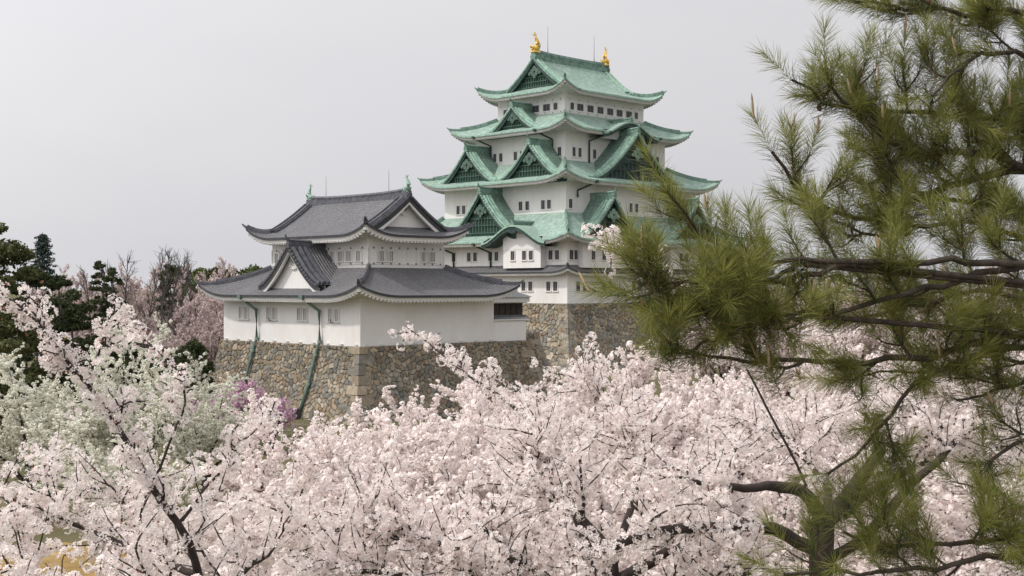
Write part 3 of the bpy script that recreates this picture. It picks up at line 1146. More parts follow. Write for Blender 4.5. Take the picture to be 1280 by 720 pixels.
# ------------------------------------------------------------------ the keep
KEEP = empty('castle_keep', (9.4, 200.0, 0.0), R(45))
tag(KEEP, 'five tiered white castle keep with green copper roofs and golden fish ornaments', 'castle keep')
CM = dict(roof=M['copper'], edge=M['copper_light'], ridge=M['copper_ridge'], verge=M['copper_light'], gable=M['gable_green'], barge=M['copper_dark'],
          orn=M['ornament'], orn2=M['lattice'], tip=M['copper_dark'])
CM['droof'] = M['copper_worn']
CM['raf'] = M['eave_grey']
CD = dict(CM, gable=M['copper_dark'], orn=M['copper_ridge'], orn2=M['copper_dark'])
TM = dict(roof=M['tile'], edge=M['tile_dark'], ridge=M['tile_ridge'], verge=M['tile_ridge'], gable=M['plaster'], barge=M['plaster_trim'],
          orn=M['plaster_trim'], orn2=M['pipe'], tip=M['pipe'], droof=M['tile'], raf=M['plaster_trim'])


def build_keep():
    k = KEEP
    wall_box(k, 18.4, 16.0, 9.2, 13.5)
    wall_box(k, 18.4, 16.0, 13.5, 18.6)
    wall_box(k, 15.32, 12.93, 18.8, 27.3)
    wall_box(k, 11.81, 9.47, 27.5, 35.2)
    wall_box(k, 9.28, 7.14, 35.3, 41.4)
    # grey tiled skirt between first and second storeys
    skirt_roof(k, (18.4, 16.0), (19.85, 17.45), (18.4, 16.0), 13.75, 14.75, .75, TM, 1.2, 4.0, (.18, .22), .45, (.36, .34))
    skirt_roof(k, (18.4, 16.0), (21.1, 18.7), (15.32, 12.93), 18.25, 22.35, 1.05, CM, 1.35, 6.5, gaps={'left': (-13.6, -1.9)})
    skirt_roof(k, (15.32, 12.93), (18.2, 15.57), (11.81, 9.47), 27.05, 30.35, 1.35, CM, 1.35, 6.5)
    skirt_roof(k, (11.81, 9.47), (14.86, 12.36), (9.28, 7.14), 34.95, 37.75, 1.3, CM, 1.35, 5.5, gaps={'right': (-5.9, 5.9)})
    rf, zp = irimoya(k, 'X', (11.71, 9.4), 8.75, 5.8, 41.1, 46.9, 1.5, (9.28, 7.14), CM, 1.65, 5.0, ridge_h=1.15)
    # dormers
    dormer(k, 'left', -.2, 5.6, 3.8, 35.15, 13.7, 9.0, CM)
    dormer(k, 'left', 6.5, 6.6, 5.2, 27.45, 16.9, 11.6, CM)
    dormer(k, 'left', -6.9, 6.6, 5.2, 27.45, 16.9, 11.6, CM)
    dormer(k, 'left', .2, 7.2, 6.3, 19.4, 20.0, 15.2, CM)
    dormer(k, 'right', -.6, 10.6, 7.3, 27.55, 14.3, 9.3, CD)
    dormer(k, 'right', -9.9, 7.3, 5.9, 18.7, 17.5, 12.8, CD)
    dormer(k, 'right', 9.9, 7.3, 5.9, 18.7, 17.5, 12.8, CD)
    dormer(k, 'back', -6.5, 6.6, 5.2, 18.9, 16.8, 12.7, CM)
    karahafu(k, 'left', -7.75, 6.4, 2.55, 17.95, 21.15, 15.2, CM, (19.75, 17.0, -4.35, 3.15))
    karahafu(k, 'right', 0, 6.5, 2.1, 34.6, 12.5, 7.0, CM, (10.6, 34.0, -5, 5))
    # projecting bays of the second storey
    for side, sc, hw, o, zb, zt in (('left', -8.35, 3.75, 19.7, 14.35, 18.4), ('right', -9.9, 6.4, 17.1, 14.35, 18.0), ('right', 9.9, 6.4, 17.1, 14.35, 18.0)):
        m = MB()
        base = 18.3 if side == 'left' else 15.9
        c = fp(side, sc, (o + base) / 2, (zb + zt) / 2)
        a = FACE[side][0]
        m.box(c, (2 * hw if abs(a.x) > .5 else o - base, 2 * hw if abs(a.y) > .5 else o - base, zt - zb))
        m.build('bay_wall', [M['plaster']], k)
    W = keep_window
    for s in (5.1, 1.15, -1.15, -3.45):
        W(k, 'left', 9.28, s, 38.3, 39.35, 1.45, 1)
    W(k, 'left', 9.28, -5.3, 38.3, 39.35, .85, 0)
    W(k, 'right', 7.14, -7.7, 38.3, 39.35, .85, 0)
    for s in (-5.88, -3.56, -1.25, 1.05, 3.3, 5.6):
        W(k, 'right', 7.14, s, 38.3, 39.35, 1.45, 1)
    W(k, 'right', 7.14, 7.4, 38.3, 39.35, .85, 0)
    nail_band(k, (('left', 7.14, 9.28), ('right', 9.28, 7.14)), 39.85, 9, .16)
    nail_band(k, (('left', 7.14, 9.28), ('right', 9.28, 7.14)), 37.95, 9, .16)
    for s in (8.45, 5.2, 3.87, .69, -.66, -8.45):
        W(k, 'left', 11.81, s, 30.95, 32.25, .72, 1)
    for s in (-9.86, -8.55, -5.26, 8.6, 9.89):
        W(k, 'right', 9.47, s, 30.95, 32.3, .72, 1)
    for s in (9.76, 8.48, -3.87, -5.24, -8.44, -9.65):
        W(k, 'left', 15.32, s, 22.95, 24.25, .75, 1)
    for s in (-14.4, -3.76, -.91, .45, 8, 9.4):
        W(k, 'right', 12.93, s, 22.95, 24.25, .75, 1)
    for s in (12.5, 11.2, 7.42, 4.02, 2.67, -.6, -1.92, -12.85, -14.1):
        W(k, 'left', 18.4, s, 15.5, 16.8, .8, 1)
    for s in (-6.6, -8.9, -10.25):
        W(k, 'left', 19.7, s, 15.5, 16.8, .8, 1)
    for s in (-17.6, -16.6, -1.2, 0, 1.2):
        W(k, 'right', 16.0, s, 15.5, 16.8, .8, 1)
    for s in (-14.2, -11.9, -10.5, -6, -4.6, 6, 7.4, 12, 13.4):
        W(k, 'right', 17.1, s, 15.5, 16.8, .8, 1)
    for s in (8, 6.6, -1.8, -3.1, -7.5, -8.88, -12.43, -13.76):
        W(k, 'left', 18.4, s, 11.1, 12.4, .8, 1)
    for s in (-16.2, -14.8, -10.6, -9.2, -4, -2.6, 3, 4.4):
        W(k, 'right', 16.0, s, 11.1, 12.4, .8, 1)
    # rain pipes
    pd = M['pipe_dark']

    def dp(side, s, o_e, z_e, o_w, z_b, sh=-.9):
        pipe(k, [fp(side, s, o_e - .1, z_e), fp(side, s + sh * .3, o_e - .5, z_e - .35), fp(side, s + sh, o_w + .2, z_e - 1.2), fp(side, s + sh, o_w + .18, z_b)], .14, pd)
    dp('left', 6.9, 14.86, 34.7, 11.81, 30.6)
    dp('left', -6.2, 14.86, 34.7, 11.81, 32.4)
    dp('right', -5.0, 12.36, 34.7, 9.47, 30.2, -1.6)
    dp('right', 7.0, 12.36, 34.7, 9.47, 33.3, -2.0)
    dp('right', -11.6, 15.57, 26.8, 12.93, 24.6, -1.4)
    dp('left', .3, 21.1, 17.9, 18.4, 14.6, -1.1)
    dp('left', 8.4, 21.1, 17.9, 18.4, 14.6, -1.1)
    dp('left', 3.5, 19.85, 13.4, 18.4, 9.4, -.5)
    # gilded ridge fish and lightning rods
    dolphin(k, (-8.1, 0, 47.85), Matrix.Rotation(R(180), 4, 'Z'), 2.95, M['gold'])
    dolphin(k, (8.3, 0, 47.85), Matrix.Rotation(R(20), 4, 'Z'), 2.95, M['gold'])
    for x in (-5.3, 5.6):
        m = MB()
        m.tube([(x, .1, 47.6), (x, .1, 48.8), (x, .1, 52.3)], 1.0, 6, 0, scale=[.12, .04, .018])
        m.build('lightning_rod', [M['iron']], k)


build_keep()
kb = stone_block('stone_rampart', (-18.75, 18.75, -16.35, 16.35), 9.35, 0.0, 3.6, (.70, .60), .12, None, 5, tone=1.05)
kb.location = (9.4, 200, 0)
kb.rotation_euler = (0, 0, R(45))
tag(kb, 'battered fieldstone base under the five tiered keep', 'rampart')

# ------------------------------------------------------------------ the corner turret
TUR = empty('corner_turret', (-15.04, 122.0, 0.0), R(45))
tag(TUR, 'two tiered white corner turret with grey tiled roofs', 'turret')


def shutter(parent, side, o, s, z0, z1, w):
    m = MB()
    a = FACE[side][0]
    zc, h = (z0 + z1) / 2, z1 - z0
    t = .1

    def bx(s_, o_, z_, ws, wo_, wz, mi=0):
        m.box(fp(side, s_, o_, z_), (ws if abs(a.x) > .5 else wo_, ws if abs(a.y) > .5 else wo_, wz), mi)
    bx(s, o + .01, zc, w, .02, h, 1)
    bx(s - w / 2 - t / 2, o + .05, zc, t, .1, h, 0)
    bx(s + w / 2 + t / 2, o + .05, zc, t, .1, h, 0)
    bx(s, o + .05, z1 + t / 2, w + 2 * t, .1, t, 0)
    bx(s, o + .08, z0 - t / 2, w + 4 * t, .16, t, 0)
    for k in range(3):
        bx(s + w * ((k + 1) / 4 - .5), o + .04, zc, .05, .04, h - .02, 2)
    m.build('window', [M['plaster_trim'], M['pane_grey'], M['plaster_trim']], parent)


def build_turret():
    k = TUR
    wall_box(k, 8.02, 10.79, 6.4, 11.0)
    wall_box(k, 4.53, 7.58, 11.4, 16.6)
    skirt_roof(k, (8.02, 10.79), (9.7, 12.69), (4.53, 7.58), 10.85, 13.35, 1.0, TM, 1.3, 5.0, (.2, .3), .42, (.4, .42))
    irimoya(k, 'Y', (9.41, 6.36), 7.95, 4.6, 16.3, 20.0, 1.05, (7.58, 4.53), TM, 1.4, 4.2, (.2, .34), .42, (.38, .42), .55, True)
    dormer(k, 'left', -1.0, 4.5, 3.75, 11.65, 8.75, 4.4, TM, 1.35, (.4, .5), True)
    for s in (7.7, 6.73, 3.03, 2.05, -1.89, -2.82, -6.59, -7.52):
        shutter(k, 'left', 8.02, s, 8.55, 9.65, .55)
    # upper storey: rails, panels, sliding shutters
    nail_band(k, (('left', 7.58, 4.53), ('right', 4.53, 7.58)), 15.15, 9, .13)
    nail_band(k, (('left', 7.58, 4.53), ('right', 4.53, 7.58)), 13.72, 9, .13)
    for s in (6.68, 2.5, -2.06, -3.46, -4.72, -6.19):
        shutter(k, 'left', 4.53, s, 13.95, 14.85, .7)
    for s in (-3.19, -2.1, 2.03, 3.0):
        shutter(k, 'right', 7.58, s, 13.95, 14.85, .7)
    for side, hs_, o, n in (('left', 7.58, 4.53, 13), ('right', 4.53, 7.58, 8)):
        a = FACE[side][0]
        for i in range(n + 1):
            s = -hs_ + 2 * hs_ * i / n
            m = MB()
            m.box(fp(side, s, o + .02, 14.43), (.13 if abs(a.x) > .5 else .09, .13 if abs(a.y) > .5 else .09, 1.28))
            m.build('wall_post', [M['plaster_trim']], k)
    # brackets: two hooks under the windows
    for s in (2.5, -7.0):
        m = MB()
        m.tube([fp('left', s, 8.0, 8.45), fp('left', s, 8.35, 8.5), fp('left', s, 8.4, 8.75)], .045, 6)
        m.build('wall_hook', [M['iron']], k)
    # long green rain pipes running down the wall and the stone base
    for s0 in (5.45, -4.5):
        pts = [fp('left', s0, 9.55, 10.7), fp('left', s0 - .15, 9.3, 10.35), fp('left', s0 - .75, 8.3, 9.45), fp('left', s0 - .75, 8.25, 6.7), fp('left', s0 - .75, 8.7, 5.6), fp('left', s0 - .7, 9.45, 3.0), fp('left', s0 - .7, 10.35, .6)]
        pipe(k, pts, .15, M['pipe'], 'downpipe', [pts[3], pts[4], pts[5]])
    m = MB()
    m.box(fp('left', -5.2, 10.9, .5), (.7, .7, .8))
    m.build('drain_box', [M['iron']], k)
    for y, rz in ((7.55, 90), (-7.55, -90)):
        dolphin(k, (0, y, 20.35), Matrix.Rotation(R(rz + 180), 4, 'Z'), 1.6, M['copper_light'])
    for y in (4.9, -4.9):
        m = MB()
        m.tube([(0, y, 20.2), (0, y, 22.6)], 1.0, 6, 0, scale=[.03, .014])
        m.build('lightning_rod', [M['iron']], k)
    # small round stones capping the top course under the wall
    for i in range(11):
        m = MB()
        m.box(fp('left', -10.3 + i * 2.05, 8.12, 6.5), (.26, .34, .2), 0)
        m.build('sill_stone', [M['soffit']], k)
    for i in range(9):
        m = MB()
        m.box(fp('right', -7.6 + i * 1.9, 10.88, 6.5), (.34, .26, .2), 0)
        m.build('sill_stone', [M['soffit']], k)


build_turret()
tb = stone_block('stone_rampart', (-8.25, 8.25, -11.02, 11.02), 6.45, 0.0, 2.1, (.50, .42), .075, None, 11, tone=1.02)
tb.location = (-15.04, 122, 0)
tb.rotation_euler = (0, 0, R(45))
tag(tb, 'steep brown fieldstone base under the grey roofed corner turret', 'rampart')

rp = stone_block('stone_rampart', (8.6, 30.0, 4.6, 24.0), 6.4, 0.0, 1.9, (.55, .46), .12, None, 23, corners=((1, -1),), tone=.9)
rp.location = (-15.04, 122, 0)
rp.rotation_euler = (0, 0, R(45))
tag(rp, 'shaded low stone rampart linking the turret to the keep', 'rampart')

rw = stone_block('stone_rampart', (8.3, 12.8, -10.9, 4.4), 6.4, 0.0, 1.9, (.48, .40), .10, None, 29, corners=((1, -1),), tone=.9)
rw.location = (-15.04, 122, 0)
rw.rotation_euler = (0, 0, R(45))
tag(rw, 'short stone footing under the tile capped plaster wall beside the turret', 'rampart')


def build_links():
    w = empty('plaster_wall', (-15.04, 122, 6.4), R(45))
    tag(w, 'short white plaster wall with tiled coping at the right end of the turret', 'wall')
    m = MB()
    m.box((10.3, -10.2, 1.0), (4.5, .9, 2.0))
    m.build('wall', [M['plaster']], w)
    m = MB()
    for sy in (-1, 1):
        m.grid([[(x, -10.2 + sy * y, z) for x in (8.05, 12.9)] for y, z in ((0, 2.34), (.3, 2.2), (.62, 2.1))], [[(x, y) for x in (8.05, 12.9)] for y in (0, .5, 1)], 0)
        m.box((10.47, -10.2 + sy * .58, 2.04), (4.85, .1, .1), 2)
    m.box((10.47, -10.2, 2.38), (4.85, .22, .18), 1)
    m.build('coping', [M['tile'], M['tile_ridge'], M['plaster_trim']], w)
    g = empty('gatehouse', (-15.04, 122, 6.4), R(45))
    tag(g, 'small dark boarded gatehouse between the turret roof and the keep base', 'gatehouse')
    m = MB()
    m.box((25.0, 9.8, 1.7), (9.4, 6.2, 3.4))
    for i in range(9):
        m.box((21.2 + i * .95, 6.66, 1.7), (.12, .1, 3.4))
    m.box((25, 6.62, 1.0), (9.5, .14, .2))
    m.build('boarded_wall', [M['dark_wood']], g)
    m = MB()
    m.box((25.1, 9.8, 3.75), (10.4, 7.4, .55))
    m.box((25.1, 9.8, 3.42), (10.0, 7.0, .12))
    m.build('eave_band', [M['plaster_trim']], g)
    m = MB()
    for sy in (-1, 1):
        m.grid([[(x, 9.8 + sy * y, z) for x in (19.7, 30.5)] for y, z in ((0, 5.4), (1.8, 4.6), (4.0, 4.05))], [[(x, y) for x in (19.7, 30.5)] for y in (0, 2, 4)], 0)
    m.face([(30.4, 6, 4.03), (30.4, 13.6, 4.03), (30.4, 9.8, 5.3)], 1)
    m.build('roof', [M['tile'], M['plaster']], g)
    # fence at the foot of the turret base
    p0, p1 = at(346, 536, 98), at(404, 541, 97)
    f = empty('rail_fence', (0, 0, 0))
    tag(f, 'low wooden rail fence at the foot of the turret base', 'fence')
    m = MB()
    n = 9
    for i in range(n + 1):
        p = p0 + (p1 - p0) * i / n
        m.box((p[0], p[1], .55), (.12, .12, 1.1))
    m.build('posts', [M['pale_wood']], f)
    m = MB()
    for z in (.5, .95):
        m.sweep([(p0[0], p0[1], z), (p1[0], p1[1], z)], [(-.05, -.06), (.05, -.06), (.05, .06), (-.05, .06)])
    m.build('rails', [M['pale_wood']], f)


build_links()

# ------------------------------------------------------------------ ground
def build_ground():
    ys = [-60, -10, 20, 45, 58, 66, 74, 84, 100, 140, 200, 300, 600, 1500, 6000]
    xs = [-5000, -1200, -400, -150, -80, -40, -20, 0, 20, 40, 80, 150, 400, 1200, 5000]

    def z(y):
        return 2.5 if y < 45 else (0.0 if y > 84 else 2.5 * (.5 + .5 * math.cos(math.pi * (y - 45) / 39)))
    m = MB()
    m.grid([[(x, y, z(y)) for x in xs] for y in ys], None, 0)
    g = m.build('ground', [M['ground']])
    tag(g, kind='structure')
    m = MB()
    n = 28
    c = at(110, 668, 44)
    rs = random.Random(3)
    m.face([(c[0] + 4.6 * math.cos(2 * math.pi * k / n) * rs.uniform(.8, 1.1), 40 + 4.5 * math.sin(2 * math.pi * k / n) * rs.uniform(.8, 1.1), 2.504) for k in range(n)])
    d = m.build('dry_grass_patch', [M['dry_grass']])
    tag(d, kind='structure')


build_ground()


# ------------------------------------------------------------------ trees: branches and blossoms as numpy
class Wood:
    def __init__(self):
        self.V, self.F, self.n = [], [], 0

    def tube(self, pts, r, n=6):
        P = np.asarray(pts, float)
        r = np.asarray(r, float)
        T = np.gradient(P, axis=0)
        T /= np.linalg.norm(T, axis=1)[:, None] + 1e-9
        ref = np.array([.31, .17, .93]) if abs(T[0] @ np.array([.31, .17, .93])) < .9 else np.array([1., 0, 0])
        A = np.cross(T, ref)
        A /= np.linalg.norm(A, axis=1)[:, None] + 1e-9
        B = np.cross(T, A)
        th = np.arange(n) * 2 * math.pi / n
        ring = P[:, None] + r[:, None, None] * (A[:, None] * np.cos(th)[None, :, None] + B[:, None] * np.sin(th)[None, :, None])
        m = len(P)
        idx = np.arange(m * n).reshape(m, n) + self.n
        nx = np.roll(idx, -1, 1)
        self.F.append(np.stack([idx[:-1], nx[:-1], nx[1:], idx[1:]], -1).reshape(-1, 4))
        self.V.append(ring.reshape(-1, 3))
        self.n += m * n

    def build(self, name, mat, parent):
        me = mesh_np(name, np.concatenate(self.V), [np.concatenate(self.F)], [mat], smooth=True)
        return link(bpy.data.objects.new(name, me), parent)


def rnd_rot(rng, n):
    q = rng.normal(size=(n, 4))
    q /= np.linalg.norm(q, axis=1)[:, None]
    w, x, y, z = q.T
    return np.stack([np.stack([1 - 2 * (y * y + z * z), 2 * (x * y - z * w), 2 * (x * z + y * w)], -1),
                     np.stack([2 * (x * y + z * w), 1 - 2 * (x * x + z * z), 2 * (y * z - x * w)], -1),
                     np.stack([2 * (x * z - y * w), 2 * (y * z + x * w), 1 - 2 * (x * x + y * y)], -1)], 1)


def frames_z(N):
    """rotation matrices taking +z to the rows of N"""
    N = N / (np.linalg.norm(N, axis=1)[:, None] + 1e-9)
    ref = np.where(np.abs(N[:, 2:3]) < .9, np.array([[0, 0, 1.]]), np.array([[1., 0, 0]]))
    A = np.cross(ref, N)
    A /= np.linalg.norm(A, axis=1)[:, None]
    B = np.cross(N, A)
    return np.stack([A, B, N], -1)


def flower(lod):
    if lod == 0:                      # five separate petals
        vs = []
        for k in range(5):
            a = 2 * math.pi * k / 5
            for rr, da, z in ((.12, 0, 0), (.72, -.50, .28), (1.0, -.16, .40), (1.0, .16, .40), (.72, .50, .28)):
                vs.append((rr * math.cos(a + da), rr * math.sin(a + da), z))
        return np.array(vs), np.arange(25).reshape(5, 5)
    if lod == 1:                      # five-sided cup
        vs = [(math.cos(2 * math.pi * k / 5), math.sin(2 * math.pi * k / 5), .12 * (k % 2)) for k in range(5)]
        return np.array(vs), np.arange(5).reshape(1, 5)
    return np.array([(-1, -.6, 0), (1, -.7, .2), (.9, .7, 0), (-.8, .8, .25)]), np.arange(4).reshape(1, 4)


def cluster_variants(rng, lod, nf, R_c, r_f, K=14):
    fv, ff = flower(lod)
    out = []
    for _ in range(K):
        D = rng.normal(size=(nf, 3))
        D /= np.linalg.norm(D, axis=1)[:, None]
        N = D + .17 * rng.normal(size=(nf, 3))
        Fr = frames_z(N)
        c = D * R_c * rng.uniform(.8, 1.0, (nf, 1))
        V = np.einsum('nij,mj->nmi', Fr, fv * r_f) * rng.uniform(.8, 1.15, (nf, 1, 1)) + c[:, None]
        F = (ff[None] + (np.arange(nf) * len(fv))[:, None, None]).reshape(-1, ff.shape[1])
        out.append((V.reshape(-1, 3), F))
    return out


def blossom_arrays(rng, pts, lod, nf, R_c, r_f, smin=.6, smax=1.3):
    var = cluster_variants(rng, lod, nf, R_c, r_f)
    which = rng.integers(len(var), size=len(pts))
    Vs, Fs, n = [], [], 0
    for k, (v, f) in enumerate(var):
        p = pts[which == k]
        if not len(p):
            continue
        Rm = rnd_rot(rng, len(p))
        s = rng.uniform(smin, smax, (len(p), 1, 1))
        V = np.einsum('nij,mj->nmi', Rm, v) * s + p[:, None]
        F = f[None] + (np.arange(len(p)) * len(v))[:, None, None] + n
        Vs.append(V.reshape(-1, 3))
        Fs.append(F.reshape(-1, f.shape[1]))
        n += len(p) * len(v)
    return np.concatenate(Vs), np.concatenate(Fs)


def specks(rng, pts, size, spread):
    """small calyx / young leaf flakes among the blossom"""
    n = len(pts)
    base = np.array([(-.5, -.3, 0), (.6, -.35, .1), (.5, .4, 0), (-.6, .35, .12)]) * size
    Rm = rnd_rot(rng, n)
    V = np.einsum('nij,mj->nmi', Rm, base) * rng.uniform(.6, 1.4, (n, 1, 1)) + (pts + rng.normal(size=(n, 3)) * spread)[:, None]
    return V.reshape(-1, 3), np.arange(4 * n).reshape(n, 4)


def wander(rng, p, d, L, n, wob, up=0.0):
    """a branch: n segments from p along d, drifting"""
    pts = [np.array(p, float)]
    d = np.array(d, float)
    d /= np.linalg.norm(d)
    for _ in range(n):
        d = d + rng.normal(size=3) * wob + np.array([0, 0, up])
        d /= np.linalg.norm(d)
        pts.append(pts[-1] + d * L / n)
    return np.array(pts)


def along(P, t):
    """point and tangent at fraction t of a polyline"""
    s = np.concatenate([[0], np.cumsum(np.linalg.norm(np.diff(P, axis=0), axis=1))])
    x = t * s[-1]
    i = min(len(P) - 2, int(np.searchsorted(s, x, 'right')) - 1)
    f = (x - s[i]) / max(1e-6, s[i + 1] - s[i])
    d = P[i + 1] - P[i]
    return P[i] + d * f, d / (np.linalg.norm(d) + 1e-9), s[-1]


def smooth_line(P, n):
    P = np.asarray(P, float)
    s = np.concatenate([[0], np.cumsum(np.linalg.norm(np.diff(P, axis=0), axis=1))])
    x = np.linspace(0, s[-1], n)
    Q = np.stack([np.interp(x, s, P[:, k]) for k in range(3)], -1)
    for _ in range(2):
        Q[1:-1] = .25 * Q[:-2] + .5 * Q[1:-1] + .25 * Q[2:]
    return Q


def dress_limb(rng, wood, limb, r0, r1, spots, nb=7, bl=(1.0, 1.8), nt_=7, tl=(.35, .75), step=.075, t0=.25, dens=1.0, up=.05, flat=1.0, n_side=8, tape=.5):
    """side branches and twigs along one limb; collects blossom spots"""
    n = len(limb)
    wood.tube(limb, np.linspace(r0, r1, n), n_side)
    _, _, L = along(limb, .5)
    lines = [(limb, t0)]
    for k in range(nb):
        t = t0 + (1 - t0) * (k + rng.uniform(.1, .9)) / nb
        p, d, _ = along(limb, t)
        side = rng.normal(size=3)
        side -= d * (side @ d)
        side /= np.linalg.norm(side)
        side[2] *= flat
        dirn = d * .65 + side + np.array([0, 0, .25])
        bl_ = rng.uniform(*bl) * (1.15 - tape * t)
        B = wander(rng, p, dirn, bl_, 7, .2, up)
        rr = (r0 + (r1 - r0) * t) * .5
        wood.tube(B, np.linspace(min(rr, .03), .006, len(B)), 5)
        lines.append((B, .12))
        for j in range(nt_):
            q, e, _ = along(B, (j + rng.uniform(.2, 1)) / nt_)
            s2 = rng.normal(size=3)
            s2 -= e * (s2 @ e)
            s2 /= np.linalg.norm(s2)
            Tt = wander(rng, q, e * .7 + s2 + np.array([0, 0, .15]), rng.uniform(*tl), 5, .2, up)
            wood.tube(Tt, np.linspace(.008, .003, len(Tt)), 4)
            lines.append((Tt, .05))
    for P, ta in lines:
        _, _, LL = along(P, .5)
        m = max(1, int(LL * (1 - ta) / step * dens))
        for t in ta + (1 - ta) * (np.arange(m) + rng.uniform(0, 1, m)) / m:
            p, d, _ = along(P, min(t, 1))
            spots.append(p + rng.normal(size=3) * .022)


def cherry_mesh_parts(rng, spots, lod):
    pts = np.array(spots)
    if lod == 0:
        V, F = blossom_arrays(rng, pts, 0, 14, .052, .0225)
        sv, sf = specks(rng, pts[rng.random(len(pts)) < .75], .016, .035)
    elif lod == 1:
        V, F = blossom_arrays(rng, pts, 1, 14, .066, .030)
        sv, sf = specks(rng, pts[rng.random(len(pts)) < .6], .02, .04)
    else:
        V, F = blossom_arrays(rng, pts, 2, 4, .12, .075)
        sv, sf = specks(rng, pts[rng.random(len(pts)) < .25], .05, .1)
    return np.concatenate([V, sv]), F, sf + len(V)


def finish_cherry(root, rng, wood, spots, lod, petal='petal', bark='bark'):
    wood.build('trunk', M[bark], root)
    V, F, S = cherry_mesh_parts(rng, spots, lod)
    me = mesh_np('blossom', V, [F, S], [M[petal], M['calyx']], [0, 1])
    return link(bpy.data.objects.new('blossom', me), root)


def auto_cherry(name, seed, lod, Hh=6.9, rad=4.3, n_limb=10, petal='petal', bark='bark', nb=10, nt_=10, dens=1.0, step=.082, loc=(0, 0, 0), spread_bl=(1.1, 2.0)):
    rng = np.random.default_rng(seed)
    root = empty(name, loc)
    w, spots = Wood(), []
    tr = np.array([(0, 0, -.2), (.08, .05, .8), (-.05, .1, 1.7)]) + np.array([0, 0, 0])
    w.tube(smooth_line(tr, 7), np.linspace(.24, .17, 7), 10)
    top = tr[-1]
    for k in range(n_limb):
        az = 2 * math.pi * (k + rng.uniform(-.3, .3)) / n_limb
        rr = rad * (rng.uniform(.25, .5) if k % 3 == 0 else rng.uniform(.7, 1.0))
        zz = Hh * (1 - .42 * (rr / rad) ** 2) * rng.uniform(.85, 1.0)
        end = np.array([rr * math.cos(az), rr * math.sin(az), zz])
        mid = top + (end - top) * .45 + np.array([0, 0, -.15 * zz * (rr / rad)]) * .5 + rng.normal(size=3) * .2
        limb = smooth_line(np.array([top - [0, 0, .3], top + (mid - top) * .5 + rng.normal(size=3) * .12, mid, end]), 14)
        dress_limb(rng, w, limb, .10, .018, spots, nb, spread_bl, nt_, (.35, .8), step, .22, dens, .04)
    bl = finish_cherry(root, rng, w, spots, lod, petal, bark)
    return root


GROUND_NEAR = 2.5


def ground_z(y):
    return 2.5 if y < 45 else (0.0 if y > 84 else 2.5 * (.5 + .5 * math.cos(math.pi * (y - 45) / 39)))


def hero_cherry(name, seed, base, limbs, lod=0, nb=7, trunk_top=None, trunk_r=.2, step=.085):
    """cherry whose main limbs follow given 3D lines; base = ground point"""
    rng = np.random.default_rng(seed)
    root = empty(name, tuple(base))
    w, spots = Wood(), []
    b = np.asarray(base, float)
    if trunk_top is not None:
        tt = np.asarray(trunk_top, float) - b
        tr = smooth_line(np.array([[0, 0, -.3], tt * .35 + [.12, .1, 0], tt * .7 + [-.06, .05, 0], tt]), 12)
        w.tube(tr, np.linspace(trunk_r, trunk_r * .75, 12), 10)
    for L in limbs:
        P = smooth_line(np.array(L['p']) - b, L.get('n', 16))
        P[1:-1] += rng.normal(size=(len(P) - 2, 3)) * L.get('jit', .022)
        P[1:-1] = .25 * P[:-2] + .5 * P[1:-1] + .25 * P[2:]
        dress_limb(rng, w, P, L['r'][0], L['r'][1], spots, L.get('nb', nb), L.get('bl', (.7, 1.4)), L.get('nt', 8), L.get('tl', (.25, .6)), L.get('step', step), L.get('t0', .2), L.get('dens', 1.0), L.get('up', .05), 1.0, 8, L.get('tape', .8))
    finish_cherry(root, rng, w, spots, lod)
    return root


